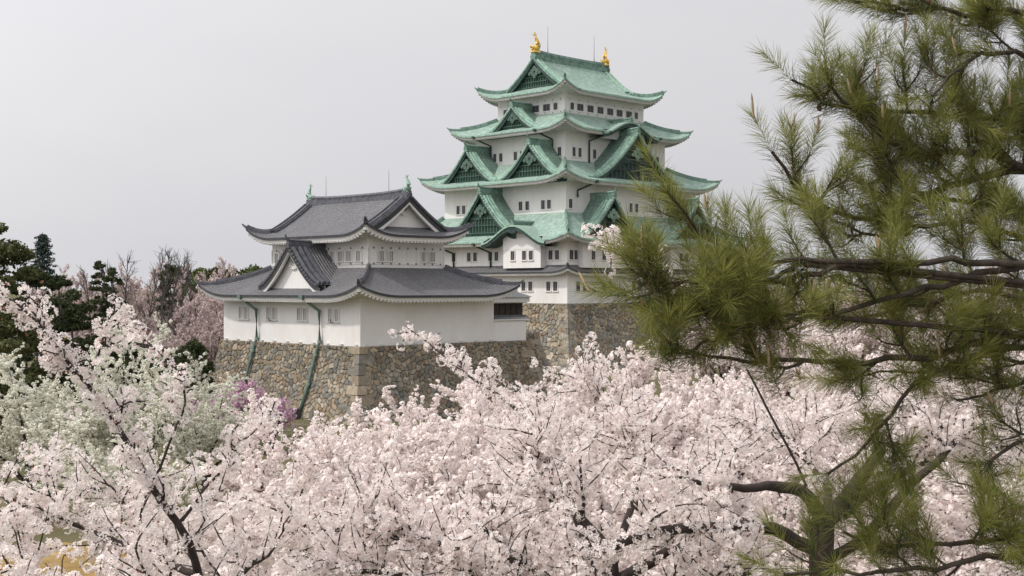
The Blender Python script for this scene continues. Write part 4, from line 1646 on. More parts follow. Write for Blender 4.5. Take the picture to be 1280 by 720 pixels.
def build_cherries():
    G = 'pink cherry trees in full bloom below the castle'
    # --- near left tree with the long leaning branch
    A = at
    lb = [A(262, 760, 9.6), A(250, 720, 9.5), A(222, 655, 9.3), A(190, 600, 9.1), A(155, 545, 9.0), A(108, 478, 8.9), A(68, 424, 8.9), A(36, 398, 8.9), A(0, 366, 9.0)]
    base = np.array([at(285, 720, 10.2)[0], 10.2, GROUND_NEAR])
    t = hero_cherry('cherry_tree', 101, base, [
        dict(p=lb, r=(.036, .006), nb=13, bl=(.15, .42), nt=3, tl=(.08, .2), t0=.3, step=.08, up=.08),
        dict(p=[A(190, 600, 9.1), A(215, 555, 9.2), A(228, 510, 9.3), A(235, 470, 9.4), A(262, 425, 9.5)][:4] + [A(150, 400, 9.6)], r=(.011, .004), nb=4, bl=(.12, .3), nt=2, tl=(.08, .16), t0=.2, step=.075),
        dict(p=[A(108, 478, 8.9), A(120, 440, 8.9), A(150, 395, 9.0), A(148, 385, 9.0)], r=(.012, .004), nb=4, bl=(.15, .35), nt=2, tl=(.1, .2), t0=.1, step=.075),
        dict(p=[A(222, 655, 9.3), A(262, 600, 9.6), A(300, 548, 9.9), A(345, 520, 10.2)], r=(.014, .004), nb=5, bl=(.15, .35), nt=3, tl=(.1, .2), t0=.15, step=.08),
        dict(p=[A(250, 720, 9.5), A(180, 690, 9.8), A(105, 662, 10.0), A(50, 635, 10.1), A(-20, 612, 10.2)], r=(.03, .008), nb=9, bl=(.4, .9), nt=5, t0=.15, step=.09),
        dict(p=[A(262, 760, 9.6), A(180, 745, 9.0), A(90, 735, 8.8), A(10, 720, 8.8)], r=(.03, .008), nb=8, bl=(.4, .8), nt=5, t0=.1, step=.09),
        dict(p=[A(262, 760, 9.6), A(320, 700, 10.4), A(370, 660, 11.0), A(430, 640, 11.4)], r=(.03, .008), nb=8, bl=(.4, .9), nt=5, t0=.1, step=.09),
        dict(p=[A(262, 760, 9.6), A(240, 690, 10.8), A(180, 640, 11.6), A(120, 615, 12.2), A(60, 590, 12.6)], r=(.03, .008), nb=8, bl=(.3, .6), nt=4, t0=.3, step=.09),
    ], 0, trunk_top=A(262, 760, 9.6), trunk_r=.13)
    tag(t, 'near pink cherry tree whose long thin branch leans up to the left edge', 'cherry tree', G)
    # --- near right tree with thick dark forking limbs
    fk = A(1028, 655, 12.0)
    base = np.array([at(1034, 720, 12.2)[0], 12.2, GROUND_NEAR])
    t = hero_cherry('cherry_tree', 102, base, [
        dict(p=[fk, A(1015, 620, 11.9), A(1008, 608, 11.8), A(975, 607, 11.5), A(940, 609, 11.2), A(900, 610, 10.9), A(860, 600, 10.7)], r=(.075, .018), nb=3, bl=(.4, .8), nt=5, t0=.75),
        dict(p=[fk, A(1050, 628, 12.1), A(1075, 598, 12.3), A(1100, 565, 12.6), A(1150, 500, 13.2)], r=(.085, .03), nb=7, bl=(.6, 1.1), t0=.55),
        dict(p=[A(1030, 690, 12.1), A(985, 668, 11.8), A(945, 655, 11.5), A(850, 660, 11.0), A(800, 662, 10.8), A(730, 700, 10.6)], r=(.07, .035), nb=5, bl=(.4, .8), nt=5, t0=.6),
        dict(p=[A(1032, 700, 12.1), A(1085, 672, 11.9), A(1112, 648, 11.8), A(1142, 608, 11.8), A(1175, 572, 11.9), A(1240, 500, 12.3)], r=(.06, .02), nb=7, bl=(.5, 1.0), t0=.65),
        dict(p=[A(1008, 608, 11.8), A(980, 540, 11.8), A(930, 450, 11.7), A(870, 385, 11.6), A(815, 325, 11.5), A(762, 292, 11.4)], r=(.014, .004), nb=9, bl=(.2, .5), nt=4, tl=(.1, .25), t0=.4, step=.075),
        dict(p=[A(1055, 645, 12.3), A(1090, 612, 12.6), A(1120, 596, 12.8), A(1172, 575, 13.2), A(1280, 555, 13.8)], r=(.04, .012), nb=9, bl=(.6, 1.2), t0=.4),
        dict(p=[fk, A(1040, 620, 12.8), A(1010, 570, 13.8), A(960, 530, 14.6)], r=(.05, .012), nb=9, bl=(.7, 1.4), t0=.3),
        dict(p=[fk, A(1060, 640, 12.9), A(1120, 560, 14.2), A(1180, 510, 15.2)], r=(.05, .012), nb=9, bl=(.7, 1.4), t0=.3),
    ], 0, trunk_top=fk, trunk_r=.15)
    tag(t, 'near pink cherry tree with thick dark forked limbs behind the pine', 'cherry tree', G)
    # --- near centre tree, trunks at the bottom edge
    fk = A(762, 735, 11.6)
    base = np.array([at(765, 720, 11.6)[0], 11.6, GROUND_NEAR])
    t = hero_cherry('cherry_tree', 103, base, [
        dict(p=[fk, A(775, 690, 11.6), A(760, 675, 11.6), A(735, 660, 11.6), A(690, 610, 12.0), A(640, 560, 12.6)], r=(.06, .015), nb=9, bl=(.5, 1.1), t0=.35),
        dict(p=[fk, A(820, 700, 11.6), A(845, 685, 11.7), A(890, 640, 12.2), A(930, 590, 12.8)], r=(.06, .015), nb=9, bl=(.5, 1.1), t0=.4),
        dict(p=[fk, A(700, 740, 11.0), A(640, 700, 10.8), A(560, 680, 10.6), A(450, 652, 10.6)], r=(.05, .012), nb=11, bl=(.4, .9), t0=.3),
        dict(p=[fk, A(785, 650, 12.2), A(800, 580, 13.2), A(770, 530, 14.0), A(728, 478, 14.6)], r=(.045, .008), nb=10, bl=(.5, 1.0), t0=.4),
        dict(p=[fk, A(720, 650, 12.4), A(700, 560, 13.6), A(640, 505, 14.4), A(585, 468, 15.0), A(540, 430, 15.4), A(507, 408, 15.7)], r=(.045, .006), nb=10, bl=(.25, .75), nt=4, tl=(.12, .3), tape=1.05, t0=.35, step=.08),
        dict(p=[fk, A(640, 745, 10.8), A(540, 720, 10.4), A(440, 720, 10.2), A(370, 700, 10.2)], r=(.05, .012), nb=10, bl=(.4, .9), t0=.3),
        dict(p=[fk, A(850, 730, 11.0), A(940, 715, 10.8)], r=(.05, .02), nb=5, bl=(.4, .8), t0=.4),
    ], 0, trunk_top=fk, trunk_r=.15)
    tag(t, 'near pink cherry tree forking at the bottom edge, one spray reaching over the stone base', 'cherry tree', G)
    # --- the rows behind: a few trees built once, then copied
    protos = [auto_cherry('cherry_tree', 201, 1), auto_cherry('cherry_tree', 202, 1, rad=4.6, n_limb=9), auto_cherry('cherry_tree', 203, 1, Hh=7.1, rad=4.0)]
    spots = [  # px, y, height, proto, rotation, label
        (420, 17.5, 6.6, 0, 10, 'pink cherry tree below the turret, nearest the white blossom'),
        (690, 17.0, 6.5, 1, 80, 'pink cherry tree right behind the trunk at the bottom edge'),
        (930, 18.0, 6.6, 2, 200, 'pink cherry tree left of the thick dark forked limbs'),
        (1200, 17.5, 6.8, 0, 150, 'pink cherry tree behind the hanging pine tufts at the right'),
        (520, 24.5, 6.5, 1, 250, 'pink cherry tree in front of the turret base corner'),
        (760, 25.0, 7.15, 2, 40, 'pink cherry tree in front of the keep base corner'),
        (1010, 25.5, 7.3, 0, 310, 'pink cherry tree behind the middle of the pine'),
        (1270, 26.0, 7.6, 1, 20, 'pink cherry tree at the right edge behind the pine'),
        (640, 34.0, 6.6, 0, 120, 'pink cherry tree far back under the shaded stone wall'),
        (860, 36.0, 7.25, 1, 190, 'pink cherry tree far back below the pine branch tip'),
        (1060, 35.0, 8.3, 2, 260, 'tall pink cherry tree far back, blooming through gaps of the pine'),
        (395, 28.0, 6.1, 2, 330, 'pink cherry tree in front of the wooden rail fence'),
        (340, 21.5, 5.2, 1, 290, 'low pink cherry tree beside the magenta shrubs and the white blossom'),
        (470, 34.0, 5.7, 0, 15, 'pink cherry tree under the front corner of the turret base'),
        (565, 43.0, 5.6, 1, 75, 'pink cherry tree under the shaded side of the turret base'),
        (825, 47.0, 6.4, 0, 200, 'pink cherry tree farthest back, left of the hanging pine branch tip'),
        (690, 47.0, 5.8, 1, 310, 'pink cherry tree farthest back, under the shaded rampart'),
        (968, 42.0, 6.5, 2, 100, 'pink cherry tree farthest back, behind the thin bare shoot left of the pine boughs'),
        (1240, 37.0, 8.8, 0, 60, 'tallest pink cherry tree far back at the right, seen through the pine'),
    ]
    used = set()
    for px, y, h, k, rz, lab in spots:
        src = protos[k]
        o = src if k not in used else copy_tree(src)
        used.add(k)
        o.location = ((px - 640) / FPX * y, y, ground_z(y))
        o.rotation_euler = (0, 0, R(rz))
        s = h / 6.9
        o.scale = (1.0, 1.0, s)
        tag(o, lab, 'cherry tree', G)


build_cherries()


# ------------------------------------------------------------------ the pine at the right
def needle_tufts(rng, P, D, n_per, length, width):
    """P (N,3) shoot base, D (N,3) shoot direction (length = shoot length): needles radiating forward"""
    N = len(P)
    tot = N * n_per
    Ls = np.linalg.norm(D, axis=1)
    Dn = D / Ls[:, None]
    Fr = frames_z(Dn)
    idx = np.repeat(np.arange(N), n_per)
    t = rng.uniform(0, 1, tot) ** .8
    phi = rng.uniform(0, 2 * math.pi, tot)
    ang = R(62) - t * R(34) + rng.normal(size=tot) * R(10)
    loc = np.stack([np.sin(ang) * np.cos(phi), np.sin(ang) * np.sin(phi), np.cos(ang)], -1)
    nd = np.einsum('nij,nj->ni', Fr[idx], loc)
    nd[:, 2] -= .10
    nd /= np.linalg.norm(nd, axis=1)[:, None]
    base = P[idx] + D[idx] * t[:, None]
    L = length * rng.uniform(.7, 1.1, tot)
    sd = np.cross(nd, rng.normal(size=(tot, 3)))
    sd /= np.linalg.norm(sd, axis=1)[:, None]
    mid = base + nd * (L * .55)[:, None]
    tip = base + nd * L[:, None] + np.array([0, 0, -.10]) * (L * L * 1.6)[:, None]
    w = width * .5
    V = np.stack([base - sd * w, base + sd * w, mid + sd * w, mid - sd * w, tip], 1)
    q = np.arange(tot)[:, None] * 5
    return V.reshape(-1, 3), np.concatenate([q + 0, q + 1, q + 2, q + 3], 1), np.concatenate([q + 3, q + 2, q + 4], 1)


def build_pine():
    rng = np.random.default_rng(77)
    A = at
    root = empty('pine_tree', (4.6, 5.6, GROUND_NEAR))
    b = np.array([4.6, 5.6, GROUND_NEAR])
    tag(root, 'dark green pine leaning in from the right edge in front of the blossom', 'pine tree')
    w = Wood()
    T = lambda q: np.asarray(q) - b
    tr = smooth_line(np.array([[0, 0, -.3], [.1, 0, 2.5], [-.15, .05, 5.5], [.1, 0, 8.5], [-.1, .1, 12.5]]), 24)
    w.tube(tr, np.linspace(.2, .08, 24), 10)

    def trunk_at(z):
        return b + np.array([0, 0, z - b[2]]) + np.array([-.05, 0, 0])
    limbs = [
        # (points in photo px and depth, radius at start and end, side shoots, start fraction)
        ([A(1420, 235, 5.5), A(1330, 218, 5.3), A(1280, 207, 5.2), A(1225, 188, 5.1), A(1150, 195, 5.0), A(1085, 160, 4.9), A(1040, 110, 4.8)], .022, .006, 12),
        ([A(1420, 250, 5.6), A(1280, 212, 5.4), A(1200, 226, 5.2), A(1150, 245, 5.1), A(1075, 285, 5.0), A(1000, 250, 4.9), A(965, 190, 4.8)], .020, .006, 13),
        ([A(1420, 250, 5.5), A(1280, 148, 5.3), A(1200, 143, 5.2), A(1120, 140, 5.1), A(1040, 140, 5.0), A(990, 100, 4.9)], .016, .005, 11),
        ([A(1420, 60, 5.4), A(1280, 12, 5.2), A(1200, 18, 5.1), A(1130, 8, 5.0), A(1070, 2, 4.9)], .016, .005, 7),
        ([A(1420, 120, 5.2), A(1300, 75, 5.1), A(1240, 60, 5.0), A(1190, 95, 4.9), A(1165, 120, 4.85)], .014, .005, 7),
        ([A(1420, 330, 4.9), A(1290, 330, 4.7), A(1180, 325, 4.55), A(1060, 330, 4.45), A(960, 330, 4.35), A(905, 318, 4.3), A(868, 285, 4.25), A(834, 240, 4.2)], .016, .004, 6),
        ([A(1290, 330, 4.7), A(1150, 365, 4.6), A(1020, 395, 4.5), A(920, 385, 4.4), A(860, 385, 4.3), A(812, 352, 4.25)], .012, .004, 7),
        ([A(1420, 400, 4.9), A(1280, 420, 4.8), A(1220, 425, 4.75), A(1170, 445, 4.7), A(1060, 453, 4.6), A(960, 452, 4.5), A(900, 448, 4.45), A(855, 438, 4.4)], .018, .005, 9),
        ([A(1420, 420, 5.0), A(1240, 437, 4.9), A(1190, 455, 4.8), A(1140, 482, 4.75), A(1105, 530, 4.7), A(1060, 585, 4.65), A(1035, 592, 4.6)], .014, .005, 6),
        ([A(1420, 300, 5.3), A(1280, 300, 5.1), A(1200, 270, 5.0), A(1110, 300, 4.9), A(1040, 275, 4.85)], .014, .005, 8),
        ([A(1420, 360, 5.1), A(1300, 380, 5.0), A(1230, 360, 4.9), A(1130, 385, 4.85), A(1060, 400, 4.8)], .013, .005, 8),
        ([A(1420, 640, 4.8), A(1300, 668, 4.6), A(1200, 680, 4.5), A(1120, 685, 4.45), A(1055, 665, 4.4)], .014, .005, 8),
        ([A(1420, 700, 4.7), A(1300, 690, 4.5), A(1180, 710, 4.4), A(1080, 715, 4.35), A(980, 718, 4.3)], .014, .005, 6),
        ([A(1420, 560, 5.0), A(1330, 540, 4.8), A(1270, 550, 4.75), A(1225, 590, 4.7), A(1265, 630, 4.6)], .012, .005, 4),
        ([A(1420, 480, 5.0), A(1330, 470, 4.9), A(1265, 480, 4.85), A(1230, 490, 4.8), A(1195, 500, 4.8)], .010, .004, 4),
    ]
    limbs += [   # lower left lobe
        ([A(1060, 330, 4.45), A(985, 352, 4.4), A(905, 352, 4.3), A(855, 350, 4.25), A(815, 364, 4.2), A(795, 372, 4.2)], .010, .004, 6),
        ([A(1020, 395, 4.5), A(950, 405, 4.4), A(895, 415, 4.35), A(862, 440, 4.3)], .009, .004, 6),
        ([A(1000, 330, 4.4), A(930, 372, 4.3), A(870, 395, 4.25), A(838, 400, 4.2)], .008, .004, 4),
        ([A(1150, 245, 5.1), A(1120, 220, 5.0), A(1108, 192, 4.9)], .008, .005, 4),
    ]
    limbs += [   # nearly bare inner branches
        ([A(1420, 180, 5.6), A(1300, 170, 5.5), A(1240, 172, 5.4), A(1190, 235, 5.3), A(1150, 250, 5.3)], .014, .004, 2),
        ([A(1420, 20, 5.5), A(1290, 45, 5.4), A(1275, 20, 5.3), A(1245, 8, 5.3), A(1200, 30, 5.2)], .020, .005, 2),
        ([A(1420, 290, 5.7), A(1290, 265, 5.6), A(1235, 262, 5.5), A(1232, 285, 5.5), A(1200, 300, 5.4)], .010, .003, 2),
        ([A(1420, 440, 5.4), A(1280, 455, 5.3), A(1215, 438, 5.2), A(1160, 470, 5.2), A(1075, 460, 5.1), A(1045, 475, 5.1)], .012, .003, 3),
    ]
    shoots_p, shoots_d, cand = [], [], []

    def shoot(p, d, L=.13):
        d = np.asarray(d, float)
        d /= np.linalg.norm(d)
        shoots_p.append(p)
        shoots_d.append(d * L)
        cand.append((p + d * L, d))

    for pts, r0, r1, ns in limbs:
        ns = int(ns * 1.08) if ns > 6 else ns
        P = smooth_line(np.array([T(q) for q in pts]), 22)
        P[1:-1] += rng.normal(size=(20, 3)) * .008
        start = P[0]
        # reach back to the trunk
        w.tube(np.vstack([T(trunk_at(start[2] + b[2] - .3)), P]), np.concatenate([[r0 * 1.5], np.linspace(r0 * 1.1, r1, 22)]), 8)
        _, d_end, L = along(P, .999)
        shoot(P[-1], d_end + np.array([0, 0, .4]), .16)
        for k in range(ns):
            t = .18 + .74 * (k + rng.uniform(0, 1)) / ns
            p, d, _ = along(P, t)
            sd = rng.normal(size=3)
            sd -= d * (sd @ d)
            sd /= np.linalg.norm(sd)
            sd[2] = sd[2] * .7 + .15
            Lb = rng.uniform(.09, .24) * (1.1 - .3 * t)
            B = wander(rng, p, d * .7 + sd, Lb, 6, .14, .09)
            w.tube(B, np.linspace(max(.0055, r0 * .4), .0038, len(B)), 6)
            for q in (1.0, .62):
                pp, dd, _ = along(B, q)
                shoot(pp, dd + np.array([0, 0, .35]) + rng.normal(size=3) * .25, rng.uniform(.09, .15))
            for j in range(2):
                pp, dd, _ = along(B, rng.uniform(.3, .95))
                s2 = rng.normal(size=3)
                s2 -= dd * (s2 @ dd)
                s2 /= np.linalg.norm(s2)
                Q = wander(rng, pp, dd * .6 + s2 + np.array([0, 0, .2]), rng.uniform(.05, .12), 4, .1, .12)
                w.tube(Q, np.linspace(.0042, .003, len(Q)), 5)
                shoot(Q[-1], Q[-1] - Q[-2] + np.array([0, 0, .02]), rng.uniform(.08, .14))
        # shoots directly on the outer part of the limb
        for k in range(3):
            p, d, _ = along(P, rng.uniform(.6, .98))
            shoot(p, d + rng.normal(size=3) * .5 + np.array([0, 0, .4]), .10)
    w.build('trunk', M['bark_pine'], root)
    SP, SD = np.array(shoots_p), np.array(shoots_d)
    V1, q1, t1 = needle_tufts(rng, SP, SD, 130, .096, .0014)
    V2, q2, t2 = needle_tufts(rng, SP - SD * .9, SD, 55, .09, .0016)
    V3, q3, t3 = needle_tufts(rng, SP - SD * 1.1, SD, 5, .10, .0016)
    n1 = len(V1)
    n2 = n1 + len(V2)
    me = mesh_np('needles', np.concatenate([V1, V2, V3]), [q1, t1, q2 + n1, t2 + n1, q3 + n2, t3 + n2], [M['needle'], M['needle_old'], M['needle_dry']], [0, 0, 1, 1, 2, 2])
    link(bpy.data.objects.new('needles', me), root)
    print('pine shoots', len(SP))
    # upright buds (candles) at the shoot tips
    rs = random.Random(5)
    order = list(range(len(cand)))
    rs.shuffle(order)
    nb_ = 0
    for i in order:
        p, d = cand[i]
        for j in range(rs.choice((1, 1, 2, 3))):
            if nb_ >= 98:
                break
            nb_ += 1
            L = rs.uniform(.04, .09) * (1 if j == 0 else .6)
            dd = np.array(d) * .4 + np.array([rs.uniform(-.2, .2), rs.uniform(-.2, .2), 1.0])
            dd /= np.linalg.norm(dd)
            cw = Wood()
            cw.tube(np.array([p - dd * .01, p + dd * L * .35, p + dd * L * .8, p + dd * L]), [.004, .005, .004, .0012], 6)
            cw.build('bud', M['candle'], root)
    for i in range(12):
        p = SP[rs.randrange(len(SP))] + np.array([rs.uniform(-.03, .03), rs.uniform(-.03, .03), -.015])
        cn = Wood()
        cn.tube(np.array([p, p + [0, 0, -.008], p + [.004, 0, -.02], p + [.006, 0, -.028]]), [.005, .010, .0095, .003], 7)
        cn.build('cone', M['cone'], root)


build_pine()


# ------------------------------------------------------------------ background trees on the left
def leafy(rng, centers, radii, n, size, flat=1.0):
    """small leaf faces in clumps spread through the crown"""
    k = rng.integers(len(centers), size=n)
    D = rng.normal(size=(n, 3))
    D /= np.linalg.norm(D, axis=1)[:, None]
    r = rng.uniform(.3, 1.0, (n, 1)) ** .5
    P = centers[k] + D * r * radii[k][:, None] * np.array([1, 1, flat])
    base = np.array([(-1, -.3, 0), (0, -.45, .12), (1, 0, 0), (0, .45, .12)]) * size
    Rm = rnd_rot(rng, n)
    V = np.einsum('nij,mj->nmi', Rm, base) * rng.uniform(.6, 1.5, (n, 1, 1)) + P[:, None]
    return V.reshape(-1, 3), np.arange(4 * n).reshape(n, 4)


def clump_tree(name, seed, base, H, rad, mat, bark='bark_grey', n_cl=46, n_leaf=9000, size=.16, pads=False, trunk_r=.25, low=.25):
    rng = np.random.default_rng(seed)
    root = empty(name, tuple(base))
    w = Wood()
    tr = smooth_line(np.array([[0, 0, -.3], [rng.normal() * .3, rng.normal() * .3, H * .4], [rng.normal() * .4, rng.normal() * .4, H * .92]]), 10)
    w.tube(tr, np.linspace(trunk_r, .05, 10), 8)
    C, Rr = [], []
    for i in range(n_cl):
        z = H * (low + (1 - low) * rng.uniform(0, 1) ** .85)
        f = (z / H - low) / (1 - low)
        r = rad * math.sqrt(max(.02, 1 - f ** 2.2)) * rng.uniform(.35, 1.0)
        az = rng.uniform(0, 2 * math.pi)
        p = np.array([r * math.cos(az), r * math.sin(az), z])
        q, _, _ = along(tr, min(.98, max(.15, (z - .12 * r * 3) / (H * .92))))
        L = smooth_line(np.array([q, q + (p - q) * .5 + [0, 0, .15 * r], p]), 6)
        w.tube(L, np.linspace(.07, .015, 6), 5)
        C.append(p)
        Rr.append(rng.uniform(.16, .32) * rad)
    w.build('trunk', M[bark], root)
    V, F = leafy(rng, np.array(C), np.array(Rr), n_leaf, size, .45 if pads else .8)
    me = mesh_np('crown', V, [F], [M[mat]])
    link(bpy.data.objects.new('crown', me), root)
    return root


def conifer(name, seed, base, H, rad, mat):
    rng = np.random.default_rng(seed)
    root = empty(name, tuple(base))
    w = Wood()
    w.tube(np.array([[0, 0, -.3], [0, 0, H * .5], [0, 0, H]]), [.3, .16, .03], 8)
    P = []
    for i in range(130):
        z = H * (.18 + .8 * (i / 130))
        L = rad * (1 - z / H) ** .75 * rng.uniform(.7, 1.1) + .25
        az = i * 2.4
        d = np.array([math.cos(az), math.sin(az), .12])
        B = np.array([[0, 0, z], [0, 0, z] + d * L * .5 + [0, 0, .1], [0, 0, z] + d * L + [0, 0, -.12 * L]])
        B = smooth_line(B, 6)
        w.tube(B, np.linspace(.04, .01, 6), 4)
        for t in np.linspace(.2, 1, 7):
            P.append(along(B, t)[0])
    w.build('trunk', M['bark_grey'], root)
    P = np.array(P)
    V, F = leafy(rng, P, np.full(len(P), .42), 9000, .15, .4)
    me = mesh_np('crown', V, [F], [M[mat]])
    link(bpy.data.objects.new('crown', me), root)
    return root


def bare_tree(name, seed, base, H, spread=1.6, n=16):
    rng = np.random.default_rng(seed)
    root = empty(name, tuple(base))
    w = Wood()
    tr = wander(rng, (0, 0, -.2), (0, 0, 1), H, 12, .05, .1)
    w.tube(tr, np.linspace(.16, .02, len(tr)), 7)
    for i in range(n):
        t = .25 + .72 * i / n
        p, d, _ = along(tr, t)
        az = rng.uniform(0, 6.28)
        B = wander(rng, p, np.array([math.cos(az) * .6, math.sin(az) * .6, .9]), spread * (1.4 - t) * rng.uniform(.8, 1.4), 7, .1, .07)
        w.tube(B, np.linspace(.045, .012, len(B)), 5)
        for j in range(9):
            q, e, _ = along(B, rng.uniform(.2, .98))
            s2 = rng.normal(size=3) * .6
            Tt = wander(rng, q, e + s2, rng.uniform(.5, 1.1), 4, .1, .08)
            w.tube(Tt, np.linspace(.022, .010, len(Tt)), 4)
    w.build('trunk', M['bark_grey'], root)
    return root


def gp(px, d):
    return ((px - 640) / FPX * d, d, ground_z(d))


def zt(py, d):
    """height above the ground at d for a picture row"""
    return CAM_Z - (py - 360) / FPX * d - ground_z(d)


def build_background():
    # white blossoming trees
    GW = 'white blossoming trees left of the turret base'
    P = auto_cherry('white_cherry_tree', 301, 1, 7.6, 3.4, 9, 'petal_white', nb=10, nt_=9, step=.09)
    lst = [(165, 52, 408, 1.15, 0, 'white blossoming tree with the highest greenish white crown, beside the bare trunks'),
           (40, 50, 445, 1.15, 130, 'white blossoming tree at the left edge, half behind the leaning pink branch'),
           (255, 56, 468, .9, 220, 'smaller white blossoming tree next to the magenta shrubs'),
           (140, 41, 525, .85, 70, 'low white blossoming tree in front, above the dark hollow')]
    for i, (px, d, py, sx, rz, lab) in enumerate(lst):
        o = P if i == 0 else copy_tree(P)
        o.location = gp(px, d)
        o.scale = (sx, sx, zt(py, d) / 7.6)
        o.rotation_euler = (0, 0, R(rz))
        tag(o, lab, 'white tree', GW)
    # magenta shrubs before the stone base
    GM = 'magenta flowering shrubs before the stone base'
    S = auto_cherry('magenta_shrub', 311, 2, 3.0, 1.6, 9, 'petal_magenta', nb=6, nt_=5, step=.12, spread_bl=(.5, .9))
    for i, (px, d, py, lab) in enumerate([(300, 92, 480, 'magenta flowering shrub highest against the left of the stone base'), (342, 88, 503, 'magenta flowering shrub in front of the wooden rail fence'), (268, 95, 495, 'small magenta flowering shrub behind the white tree'), (318, 88, 520, 'low magenta flowering shrub between the other two')]):
        o = S if i == 0 else copy_tree(S)
        o.location = gp(px, d)
        k = zt(py, d) / 3.0
        o.scale = (1.0, 1.0, k)
        o.rotation_euler = (0, 0, i * 1.3)
        tag(o, lab, 'shrub', GM)
    # pink trees behind, haze put into their petal colour
    GP = 'distant pink cherry trees beside the castle'
    F = auto_cherry('distant_cherry_tree', 321, 2, 8.5, 5.0, 10, 'petal_far', 'bark', nb=9, nt_=6, step=.12, spread_bl=(1.4, 2.4))
    for i, (px, d, py, sx, lab) in enumerate([
            (262, 132, 372, 1.15, 'distant pink cherry tree touching the left edge of the turret'),
            (232, 150, 345, 1.3, 'distant pink cherry tree behind the last bare trees'),
            (190, 165, 338, 1.4, 'distant pink cherry tree behind the tall bare trees'),
            (140, 160, 343, 1.3, 'distant pink cherry tree right of the dark pines'),
            (105, 150, 352, 1.2, 'distant pink cherry tree at the foot of the dark pines'),
            (290, 175, 335, 1.4, 'distant pink cherry tree below the far apartment blocks'),
            (170, 125, 400, 1.0, 'distant pink cherry tree low between the bare trunks'),
            (78, 146, 346, 1.3, 'distant pink cherry tree just right of the blue green conifer'),
            (120, 140, 372, 1.2, 'distant pink cherry tree low behind the leaning pink branch'),
            (215, 128, 420, 1.1, 'distant pink cherry tree low above the dark shrubs'),
            (285, 140, 352, 1.2, 'distant pink cherry tree just above the left tip of the lower turret roof'),
            (905, 120, 362, 1.3, 'distant pink cherry tree right of the keep base'),
            (985, 112, 352, 1.3, 'distant pink cherry tree behind the left half of the pine'),
            (1075, 118, 340, 1.4, 'distant pink cherry tree behind the middle of the pine'),
            (1165, 110, 346, 1.3, 'distant pink cherry tree behind the right half of the pine'),
            (1262, 115, 338, 1.4, 'distant pink cherry tree at the right edge behind the pine')]):
        o = F if i == 0 else copy_tree(F)
        o.location = gp(px, d)
        o.scale = (sx, sx, zt(py, d) / 8.5)
        o.rotation_euler = (0, 0, i * 1.1)
        tag(o, lab, 'cherry tree', GP)
    # bare trees
    GB = 'bare trees left of the turret'
    labs = ['leftmost bare tree beside the flat topped pine', 'thin bare tree behind the flat topped pine', 'tall bare tree in the middle of the leafless row', 'tallest bare tree of the leafless row',
            'bare tree right of the tallest one', 'bare tree with a wide fan of twigs', 'rightmost bare tree before the pink blossom', 'short bare tree close to the turret']
    for i, (px, d, py) in enumerate([(118, 138, 336), (139, 142, 330), (158, 136, 316), (180, 140, 312), (193, 134, 310), (206, 138, 314), (219, 142, 318), (236, 140, 326)]):
        t = bare_tree('bare_tree', 400 + i, gp(px, d), zt(py, d), 2.7, 24)
        tag(t, labs[i], 'bare tree', GB)
    # evergreens
    GE = 'evergreen trees at the left edge'
    for i, (nm, px, d, py, rad, mat, n, size, pads, lab) in enumerate([
            ('pine_tree', 74, 112, 345, 2.7, 'leaf_dark', 12000, .17, True, 'dark bushy pine under the blue green conifer'),
            ('pine_tree', 36, 108, 336, 3.0, 'leaf_dark', 12000, .17, True, 'dark bushy pine second from the left edge'),
            ('pine_tree', -6, 95, 284, 4.0, 'leaf_olive', 9000, .17, True, 'tall olive pine cut by the left edge'),
            ('pine_tree', 6, 84, 395, 4.0, 'leaf_olive', 10000, .16, True, 'low olive pine at the left edge above the pink spray'),
            ('pine_tree', 125, 128, 326, 1.3, 'leaf_dark', 2600, .17, True, 'slim flat topped pine before the bare trees'),
            ('pine_tree', 141, 124, 336, 1.4, 'leaf_dark', 3000, .17, True, 'slim dark pine beside the flat topped one'),
            ('pine_tree', 210, 150, 332, 1.5, 'leaf_dark', 3400, .18, True, 'small dark pine seen between the bare trees'),
            ('evergreen_shrub', 238, 112, 432, 2.6, 'leaf_dark', 9000, .15, False, 'dark evergreen shrub at the left foot of the turret base'),
            ('evergreen_shrub', 205, 112, 440, 2.6, 'leaf_dark', 8000, .15, False, 'dark evergreen shrub behind the white tree top'),
            ('evergreen_shrub', 165, 116, 432, 3.0, 'leaf_dark', 8000, .15, False, 'dark evergreen shrub below the bare trees'),
            ('evergreen_shrub', 92, 122, 362, 3.0, 'leaf_dark', 8000, .15, False, 'dark evergreen shrub at the right foot of the bushy pines'),
            ('evergreen_shrub', 120, 112, 425, 3.0, 'leaf_dark', 8000, .15, False, 'dark evergreen shrub between the pines and the bare trees'),
            ('round_tree', 252, 230, 341, 5.0, 'leaf_green', 5000, .3, False, 'small green tree before the far apartment blocks'),
            ('round_tree', 318, 240, 338, 5.0, 'leaf_green', 5000, .3, False, 'small green tree showing above the turret roof')]):
        low = .05 if nm == 'evergreen_shrub' else (.55 if rad < 2.5 and nm == 'pine_tree' else .22)
        t = clump_tree(nm, 500 + i, gp(px, d), zt(py, d), rad, mat, 'bark_grey', 40, n, size, pads, .22, low)
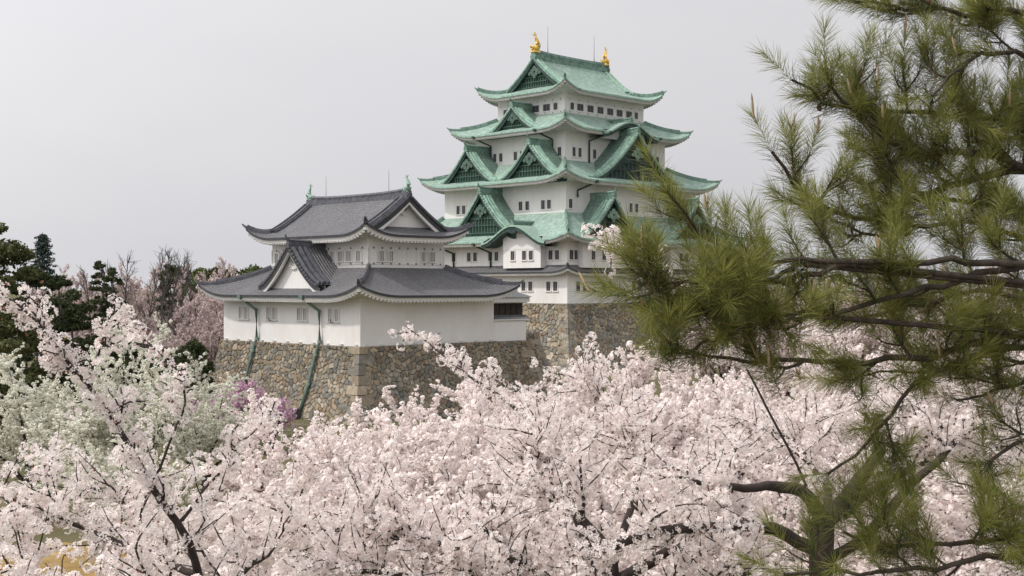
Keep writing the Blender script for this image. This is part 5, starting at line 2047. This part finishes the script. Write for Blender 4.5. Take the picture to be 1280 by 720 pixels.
        tag(t, lab, 'shrub' if nm == 'evergreen_shrub' else 'tree', GE if px < 150 else None)
    t = conifer('conifer_tree', 520, gp(53, 150), zt(290, 150), 3.6, 'leaf_conifer')
    tag(t, 'pointed blue green conifer above the dark pines', 'conifer')
    # round trees along the horizon
    GR = 'round green trees along the far horizon'
    src = None
    for i, (px, py, lab) in enumerate([(272, 339, 'far round tree hiding the foot of the apartment blocks'), (296, 342, 'far round tree right of the apartment blocks'), (222, 338, 'far round tree behind the bare trees'),
                                       (872, 352, 'far round tree just right of the keep base'), (925, 348, 'far round tree second to the right of the keep base'), (985, 350, 'far round tree behind the long pine bough'), (1045, 346, 'far round tree below the middle of the pine'),
                                       (1110, 349, 'far round tree behind the big candle tuft of the pine'), (1175, 345, 'far round tree behind the thick pine limb'), (1240, 348, 'far round tree at the right edge')]):
        d = 225 + 7 * i
        if src is None:
            src = clump_tree('round_tree', 530, gp(px, d), 14.0, 6.5, 'leaf_olive', 'bark_grey', 40, 6000, .3, False, .3, .1)
        o = src if i == 0 else copy_tree(src)
        o.location = gp(px, d)
        o.scale = (1, 1, zt(py, d) / 14.0)
        o.rotation_euler = (0, 0, i * .9)
        tag(o, lab, 'tree', GR)
    # far apartment blocks
    for i, (px, d, py, wd, mat, lab) in enumerate([(262, 620, 338, 9, 'far_blue', 'distant blue grey block left of the red banded one'), (276, 600, 337, 8, 'far_block', 'distant pale block with a blue tower above red bands')]):
        b = empty('apartment_block', gp(px, d))
        tag(b, lab, 'building')
        H = zt(py, d)
        m = MB()
        m.box((0, 0, H / 2), (wd, 10, H))
        if i:
            m.box((0, -1, H + 1.6), (3.6, 4, 3.6))
        m.build('wall', [M[mat] if i == 0 else M['far_block']], b)
        m = MB()
        for k in range(4):
            m.box((0, -5.1, H - 1.6 - k * 3), (wd * .86, .12, 1.3))
        m.build('windows', [M['far_blue']], b)
        if i:
            m = MB()
            for k in range(2):
                m.box((wd * .2, -5.16, H - .7 - k * 3), (wd * .6, .2, .7))
            m.build('sign_band', [M['far_red']], b)


build_background()
